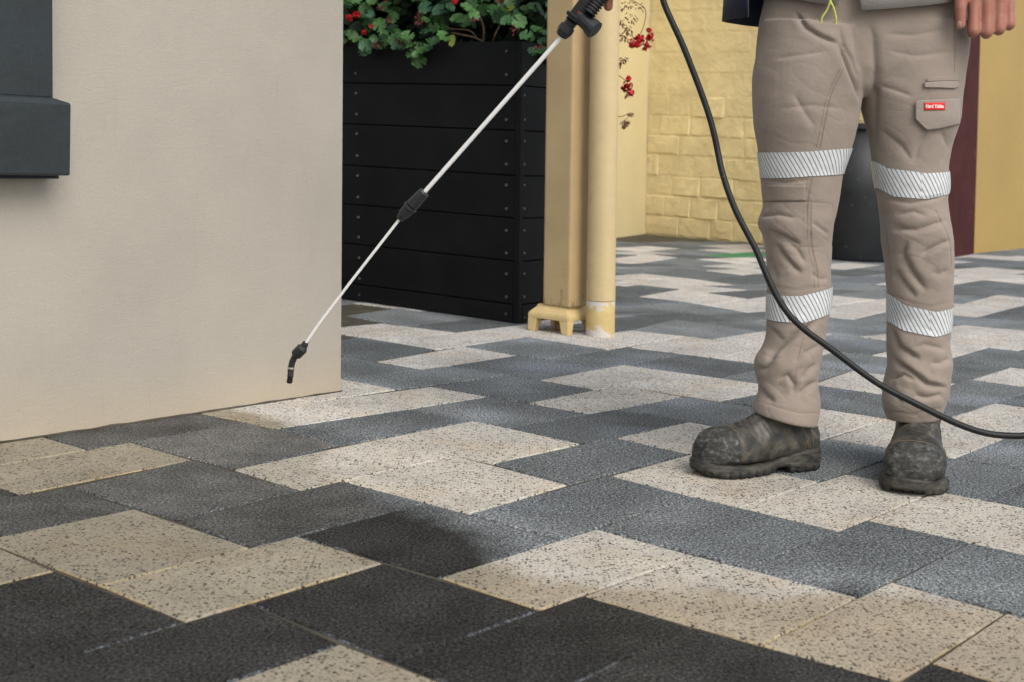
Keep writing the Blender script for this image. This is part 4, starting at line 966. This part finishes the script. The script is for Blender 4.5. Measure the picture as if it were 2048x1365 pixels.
capsule(th0, th1, .019, .015, V, Fc); capsule(th1, th2, .014, .0115, V, Fc); capsule(th2, th3, .0108, .0095, V, Fc)
bme_ = remesh(V, Fc, .0031, 3, .5)
pp(link('body', bme_, M['skin'], None, True))
# thumb nail
bt = BVHTree.FromPolygons([Vector(v) for v in co_of(bme_)], [tuple(p.vertices) for p in bme_.polygons])
pp(patch('thumbnail', [(1913.5, 47), (1918, 42), (1923, 46)], [(1913.5, 56), (1918, 60), (1923, 57)], M['nail'], .0006, .0012, 8, 8, bt))
V, Fc = [], []; capsule(head + [0, .02, .045], head + [0, .0, .085], .092, .098, V, Fc, 24); pp(mesh('hair', V, Fc, M['hair'], None, True))

# grey shirt hem, navy jacket, cord
def shell(name, rows_top, hem, Yc, hwf, kd, th, matl, a0=0, a1=2 * math.pi, seg=96, rows=16, wob=.004):
    V, Fc = [], []
    for s in range(seg + 1):
        an = a0 + (a1 - a0) * s / seg; c_ = math.cos(an); s_ = math.sin(an)
        cx0, hw0 = hwf(0); xs = cx0 + hw0 * c_; yh = hem(xs, s_)
        for j in range(rows + 1):
            yy = yh + (rows_top - yh) * j / rows; cx, hw = hwf(yy); c = at(cx, yy, Yc); e = at(cx + hw, yy, Yc); hwm = (e - c)[0]
            r_ = 1 + wob * 6 * noise.noise((c_ * 2.2, s_ * 2.2, yy * .012)) * (1 - .5 * j / rows)
            p = c + np.array([hwm * c_ * r_, hwm * kd * math.copysign(abs(s_) ** .85, s_) * r_, 0]); V.append(p)
    for s in range(seg):
        for j in range(rows): q = s * (rows + 1) + j; Fc.append((q, q + rows + 1, q + rows + 2, q + 1))
    o = mesh(name, V, Fc, matl, None, True); md = o.modifiers.new('s', 'SOLIDIFY'); md.thickness = th; md.offset = 0; return pp(o)
hemf = f_([1500, 1527, 1560, 1600, 1640, 1648, 1656, 1680, 1686, 1720, 1760, 1820, 1880, 1910, 1940], [0, 6, 14, 22, 29, 26, -30, -30, 36, 33, 28, 19, 7, 0, -4])
shell('shirt', -520, lambda x, s_: hemf(x) if s_ < 0 else -5, 3.06, lambda y: (1727, np.interp(y, [-500, -200, 40], [215, 196, 211])), .70, .003, M['shirt'], seg=420)
def jh(x, s_): return 50 + (x - 1453) * -.11
shell('jacket', -620, lambda x, s_: 52 if x < 1560 else 20, 3.10, lambda y: (1722, np.interp(y, [-600, -200, 60], [262, 262, 271])), .62, .006, M['navy'], math.radians(40), math.radians(206), 80, 18, .006)
shell('jacket', -620, lambda x, s_: 10, 3.10, lambda y: (1722, np.interp(y, [-600, -200, 60], [250, 232, 214])), .60, .006, M['navy'], math.radians(-20), math.radians(40), 30, 18, .003)
for sgn, sh, el, wr, nm in ((1, shL, elL, wrL, 'sleeve'), (-1, shR, elR, wrR + (elR - wrR) * .12, 'sleeve')):
    pp(tube(nm, spline([sh, (sh + el) / 2, el, (el + wr) / 2, wr], 5), [.075] * 3 + list(np.linspace(.072, .044, 18)), M['navy'], None, 24))
for pts in (((1664, -30), (1661, 0), (1654, 20), (1644, 36), (1640, 57)), ((1660, -30), (1660, 0), (1667, 16), (1672, 38), (1671, 59))):
    P_ = [cast_px(x, max(y, 40), .010 + (.012 if y < 36 else 0)) if y > 30 else at(x, y, 2.895) for x, y in pts]
    yy = 2.895
    P_ = [at(x, y, yy + .0005 * max(0, y)) for x, y in pts]
    pp(tube('drawcord', spline(P_, 5), .0021, M['cord'], None, 8))

# ------------------------------------------------------------------ boots
def boot(toe_px, heel_px, name, scale_w=1.0, lift=0.0, Lb=None, label=None, top_scale=1.0, capx=0.0):
    T = gnd(*toe_px); Hh = gnd(*heel_px); ax = T - Hh; L = np.linalg.norm(ax); ax /= L; lat = np.array([-ax[1], ax[0], 0]); up = np.array([0, 0, 1.0]); s = L / .285
    def W3(x, y, z): return Hh + ax * x * s + lat * y * s * scale_w + up * z * s * top_scale
    xs = np.array([.004, .02, .05, .08, .11, .14, .17, .20, .225, .25, .268, .279])
    wd = np.interp(xs, [0, .02, .06, .12, .20, .24, .26, .282], [.026, .036, .040, .041, .050, .049, .043, .022])
    tp = np.interp(xs, [0, .02, .05, .10, .13, .16, .19, .215, .245, .265, .282], [.090, .118, .136, .138, .133, .112, .098, .094, .092, .085, .060])
    skew = np.interp(xs, [0, .15, .22, .285], [0, .002, .004, -.004])
    V, Fc = [], []; rings = []
    for x, w_, t_, sk in zip(xs, wd, tp, skew):
        z0 = .020; r_ = []
        for k in range(32):
            a = 2 * math.pi * k / 32; c_, s_ = math.cos(a), math.sin(a); e_ = .72 if s_ < 0 else (.80 if x > .19 else 1.05)
            yy = w_ * math.copysign(abs(c_) ** .85, c_); zz = math.copysign(abs(s_) ** e_, s_); mid = z0 + (t_ - z0) * .36
            z = mid + (t_ - mid) * zz if s_ > 0 else mid + (mid - z0) * zz
            if s_ > 0 and x < .19: yy *= 1 - .22 * zz * (z / .13)
            r_.append(W3(x, yy + sk, z))
        rings.append(r_)
    rings_vf(rings, V, Fc)
    rings = []
    for z, x0, x1, w_ in ((.05, .004, .15, .038), (.09, .004, .145, .037), (.115, .006, .138, .037), (.14, .010, .128, .037), (.165, .018, .118, .035), (.20, .022, .112, .032)):
        rings.append([W3((x0 + x1) / 2 + (x1 - x0) / 2 * math.cos(a), w_ * math.sin(a), z) for a in np.linspace(0, 2 * math.pi, 28, endpoint=False)])
    rings_vf(rings, V, Fc)
    me = remesh(V, Fc, .0034, 9, .6); c = co_of(me); nn = no_of(me)
    loc = np.stack([(c - Hh) @ ax / s, (c - Hh) @ lat / s / scale_w, (c - Hh)[:, 2] / s / top_scale], 1)
    d = np.zeros(len(c)); x, y, z = loc.T
    # toe-cap edge, flex creases, heel counter and gusset edges
    def lin(v, w_, dep): return -dep * np.exp(-(v / w_) ** 2)
    d += lin(x - (.222 + capx - .35 * np.abs(y) ** 1.0 * .3 - .10 * (.088 - z)), .0022, .0016) * (z > .02)
    d += .0014 * (x > .222 + capx - .105 * np.abs(y) - .10 * (.088 - z))
    for xc, k in ((.196, .25), (.182, .35), (.168, .2), (.153, .4), (.14, .5)): d += lin(x - xc - k * (z - .095) - .006 * np.sin(y * 70), .0035, .0022) * np.clip((z - .07) / .03, 0, 1)
    d += .0016 * np.array([noise.noise((p[0] * 38, p[1] * 38, p[2] * 38)) + .6 * noise.noise((p[0] * 90, p[1] * 90, p[2] * 90)) for p in c])
    side = np.abs(y) > .018
    gx = (x - .066) / .026; gz = (z - .20) / .095; gq = np.abs(gx) ** 1.4 + np.abs(np.minimum(gz, 0)) ** 1.5
    d += np.where(side & (z > .10), lin(gq - 1, .12, .0012) - .0022 * (gq < 1), 0)
    d += np.where(side & (z < .105) & (z > .04), lin(x - (.066 - (z - .105) * -.45), .0016, .0014), 0)
    d += np.where(side & (z > .04), lin(x - (.030 + (z - .05) * .12), .0015, .001), 0)
    set_co(me, c + nn * d[:, None])
    # material regions: leather, toe cap, elastic
    me.materials.append(M['leather']); me.materials.append(M['toe']); me.materials.append(M['elastic'])
    idx = np.zeros(len(c), int); idx[(x > .222 + capx - .105 * np.abs(y) - .10 * (.088 - z)) & (z > .026)] = 1; idx[side & (gq < .92) & (z > .10)] = 2
    for p_ in me.polygons: p_.material_index = int(idx[p_.vertices[0]]); p_.use_smooth = True
    o = bpy.data.objects.new(name, me); C.objects.link(o); pp(o)
    if label: o['label'] = label
    # outsole with a flared wall, arch gap and lugs
    Vs, Fs = [], []; outx = np.linspace(-.004, .290, 46)
    def halfw(x): return float(np.interp(x, [-.004, .002, .02, .05, .10, .15, .20, .24, .268, .283, .290], [.006, .026, .039, .043, .039, .046, .0545, .054, .043, .026, .006]))
    def zb(x): return float(np.interp(x, [-.004, .0, .085, .094, .120, .132, .235, .27, .290], [.006, .001, .0, .014, .013, .001, .0, .003, .014]))
    def zt(x): return float(np.interp(x, [-.004, .05, .085, .12, .15, .20, .26, .290], [.052, .047, .038, .029, .023, .024, .028, .034]))
    rings = []
    for xx in outx:
        w_ = halfw(xx); b_, t_ = zb(xx), zt(xx); sk = float(np.interp(xx, [0, .15, .22, .285], [0, .002, .004, -.004])); r_ = []
        for yy, zz in ((-.93, 0), (-1.0, .12), (-1.02, .5), (-.95, .92), (-.86, 1), (.86, 1), (.95, .92), (1.02, .5), (1.0, .12), (.93, 0), (.4, 0), (-.4, 0)):
            r_.append(W3(xx, w_ * yy + sk, b_ + (t_ - b_) * zz))
        rings.append(r_)
    rings_vf(rings, Vs, Fs)
    sme = remesh(Vs, Fs, .0028, 2, .5); cs_ = co_of(sme); sn_ = no_of(sme)
    lx = (cs_ - Hh) @ ax / s; ly = (cs_ - Hh) @ lat / s / scale_w; lz = (cs_ - Hh)[:, 2] / s / top_scale
    dd = np.zeros(len(cs_))
    dd += -.0012 * np.exp(-((lz - np.interp(lx, [0, .12, .29], [.030, .022, .020])) / .0012) ** 2) - .0009 * np.exp(-((lz - np.interp(lx, [0, .12, .29], [.040, .028, .027])) / .001) ** 2)
    dd += .0008 * np.array([noise.noise((p[0] * 70, p[1] * 70, p[2] * 200)) for p in cs_])
    lugx = np.arange(.008, .285, .021); near = np.min(np.abs(lx[:, None] - lugx[None]), 1)
    dd += np.where(lz < .012, -.0042 * np.exp(-(near / .0026) ** 2), 0) * (np.abs(ly) > .02)
    lugy = np.arange(-.045, .05, .016); neary = np.min(np.abs(ly[:, None] - lugy[None]), 1)
    dd += np.where((lz < .012) & (lx > .262), -.004 * np.exp(-(neary / .0026) ** 2), 0)
    set_co(sme, cs_ + sn_ * dd[:, None]); sme.materials.append(M['rubber']); sme.materials.append(M['tread'])
    for p_ in sme.polygons: v0 = p_.vertices[0]; p_.material_index = 1 if (lz[v0] < .010 and not (lx[v0] > .24)) or (.085 < lx[v0] < .13 and lz[v0] < .02) else 0; p_.use_smooth = True
    so = bpy.data.objects.new('outsole', sme); C.objects.link(so); so.parent = o
    # stitching round the toe cap and gusset
    bt_ = BVHTree.FromPolygons([Vector(v) for v in co_of(me)], [tuple(p_.vertices) for p_ in me.polygons])
    Vt, Ft = [], []
    def onb(x, y, z, dirv):
        p0 = Vector(W3(x, y, z)) + Vector(dirv) * .12; h, _, _, _ = bt_.ray_cast(p0, -Vector(dirv), .3); return None if h is None else np.array(h) + np.array(dirv) * .0004
    for sgn in (-1, 1):
        dv = lat * sgn
        for offx in (0, .004):
            L1 = [onb(.066 + (.028 + offx) * math.cos(a), .03 * sgn, .20 - (.098 + offx) * math.sin(a), dv) for a in np.linspace(.2, math.pi - .2, 26)]
            L2 = [onb(.066 - offx + .45 * (z - .105), .03 * sgn, z, dv) for z in np.linspace(.103, .05, 12)]
            for LL in (L1, L2):
                LL = [q for q in LL if q is not None]
                if len(LL) > 2: tube_vf(LL, .0006, 5, Vt, Ft)
        L3 = [onb(.030 + (z - .05) * .12, .03 * sgn, z, dv) for z in np.linspace(.16, .055, 16)]; L3 = [q for q in L3 if q is not None]
        if len(L3) > 2: tube_vf(L3, .0006, 5, Vt, Ft)
    L4 = [onb(.218 + capx - .105 * abs(y_), y_, .09, up * .9 + lat * (1.2 if y_ > 0 else -1.2) * abs(y_) / .05) for y_ in np.linspace(-.045, .045, 24)]
    L4 = [q for q in L4 if q is not None]
    if len(L4) > 2: tube_vf(L4, .0006, 5, Vt, Ft)
    st_ = mesh('boot_stitching', Vt, Ft, M['thread']); st_.parent = o; st_['kind'] = 'stuff'
    # pull tab at the heel top
    return o
boot((1391, 951), (1627, 934), 'boot', .98, label='dusty slip-on work boot seen from its side, toe pointing left', top_scale=1.0)
boot((1820, 994), (1834, 921), 'boot', 1.0, label='dusty slip-on work boot seen from the front, toe towards the camera', top_scale=.86, capx=.012)

# ------------------------------------------------------------------ pressure lance, held in the hand
lance = empty('pressure_lance', at(1125, 70, YG)); tag(lance, 'aluminium pressure lance with black grip slanting down to its curved nozzle', 'pressure lance')
Yn = 3.10
def yl(x): return float(np.interp(x, [580, 1240], [Yn, YG - .03]))
def lp(x, y): return at(x, y, yl(x))
def lt(o): return wparent(o, lance)
d0, d1 = lp(1128, 68), lp(847, 387); d2, d3 = lp(800, 437), lp(612, 686)
lt(tube('upper_tube', [d0, d1], .0046, M['alu'], None, 20)); lt(tube('lower_tube', [lp(806, 430), lp(700, 566), lp(640, 645), d3], [.0032, .0032, .0031, .0031], M['alu'], None, 18))
dc = (lp(800, 437) - lp(848, 385)); Lc = np.linalg.norm(dc); dc /= Lc; s0 = lp(850, 383)
lt(tube('coupling_nut', [s0 + dc * Lc * t for t in (0, .03, .04, .52, .55)], [.008, .0105, .0125, .0145, .0128], M['blackplastic'], None, 8, False))
lt(tube('coupling_collar', [s0 + dc * Lc * t for t in (.57, .585, .64, .66, .9, .93, 1.05, 1.06)], [.013, .0155, .0155, .0135, .0125, .0098, .0086, .005], M['blackplastic'], None, 14, False))
n0 = lp(609, 690)
lt(tube('nozzle_collar', [lp(612, 685), lp(610, 689), lp(608, 693), lp(605, 697), lp(592, 710), lp(590, 712)], [.006, .0078, .0078, .0125, .0125, .009], M['blackplastic'], None, 8, False))
lt(tube('nozzle_elbow', spline([lp(597, 703), lp(589, 715), lp(584, 727), lp(582, 738)], 5), .0072, M['blackplastic'], None, 14))
lt(tube('nozzle_ring', [lp(582, 734.5), lp(581.8, 738)], .0082, M['brass'], None, 14))
lt(tube('nozzle_tip', [lp(581.8, 737), lp(580.8, 751), lp(580.7, 753), lp(580.4, 754), lp(579, 765), lp(578.8, 767)], [.0072, .0068, .0074, .0062, .0066, .005], M['blackplastic'], None, 14))
ga = lp(1120, 76) ; gdir = (lp(1165, 14) - lp(1122, 73)); gl = np.linalg.norm(gdir); gdir /= gl
g0 = lp(1122, 73)
lt(tube('grip_collar', [g0 + gdir * gl * t for t in (0, .02, .2, .34, .36, .50, .52)], [.009, .0125, .0165, .0155, .0120, .0125, .0150], M['blackplastic'], None, 10, False))
bodydir = np.array(gdir); upv = np.cross(bodydir, [0, 1, 0]); upv /= np.linalg.norm(upv); upv = upv * (1 if upv[0] < 0 else -1)
def gbox(name, x0, x1, y0, y1, dep, mt):
    o_ = lp(1146, 44) + bodydir * x0 + upv * y0 + np.array([0, -dep / 2, 0]); return lt(block(name, o_, bodydir * (x1 - x0), upv * (y1 - y0), np.array([0, dep, 0]), mt, None, .003))
gbox('gun_body', .0, .085, -.010, .016, .030, M['blackplastic']); gbox('gun_flange', .006, .012, -.004, .022, .036, M['blackplastic'])
gbox('trigger_lock', .042, .050, .015, .022, .010, M['redplastic']); gbox('lock_button', .018, .023, -.001, .004, .034, M['redplastic'])
k0 = lp(1158, 30); k1 = lp(1190, 61); kd = (k1 - k0); kl = np.linalg.norm(kd); kd /= kl
lt(tube('inlet_knob', [k0, k0 + kd * kl * .5, k0 + kd * kl * .66, k0 + kd * kl * .68, k0 + kd * kl * 1.0, k0 + kd * kl * 1.03], [.0155, .0165, .0165, .0182, .0195, .017], M['blackplastic'], None, 16, False))
a_, b_ = at(1178, 26, YG - .01), at(1240, -54, YG - .005); P_, R_l = [], []
for i in range(60):
    t = i / 59; P_.append(a_ + (b_ - a_) * t); R_l.append(.0135 + .0028 * (1 if i % 4 < 2 else -1) * .6)
lt(tube('ribbed_grip', P_, R_l, M['blackplastic'], None, 20, False))

# ------------------------------------------------------------------ hose
hp_ = [(1322, -14), (1330, 12), (1345, 46), (1366, 92), (1385, 140), (1401, 182), (1417, 228), (1428, 268), (1436, 306), (1444, 343), (1457, 385), (1473, 425), (1492, 462), (1512, 500), (1528, 538), (1543, 572), (1560, 604), (1582, 634), (1612, 662), (1645, 686), (1685, 716), (1722, 744), (1760, 770), (1800, 792), (1840, 812), (1880, 832), (1920, 850), (1960, 864), (2000, 871), (2048, 872), (2100, 868), (2180, 850)]
pts = [at(*at0, 0) if False else at(hp_[0][0], hp_[0][1], 2.80)]
PH = [at(1262, -84, YG + .005), at(1278, -78, YG), at(1305, -60, YG)] + [at(x, y, float(np.interp(y, [0, 300, 600, 870], [2.80, 2.78, 2.70, 2.62]))) for x, y in hp_] + [at(2280, 800, 2.66), at(2400, 720, 2.9)]
o = tube('hose', spline(PH, 6), .0063, M['hose'], None, 16); tag(o, 'thin black hose looping down across both legs to the right edge', 'hose')
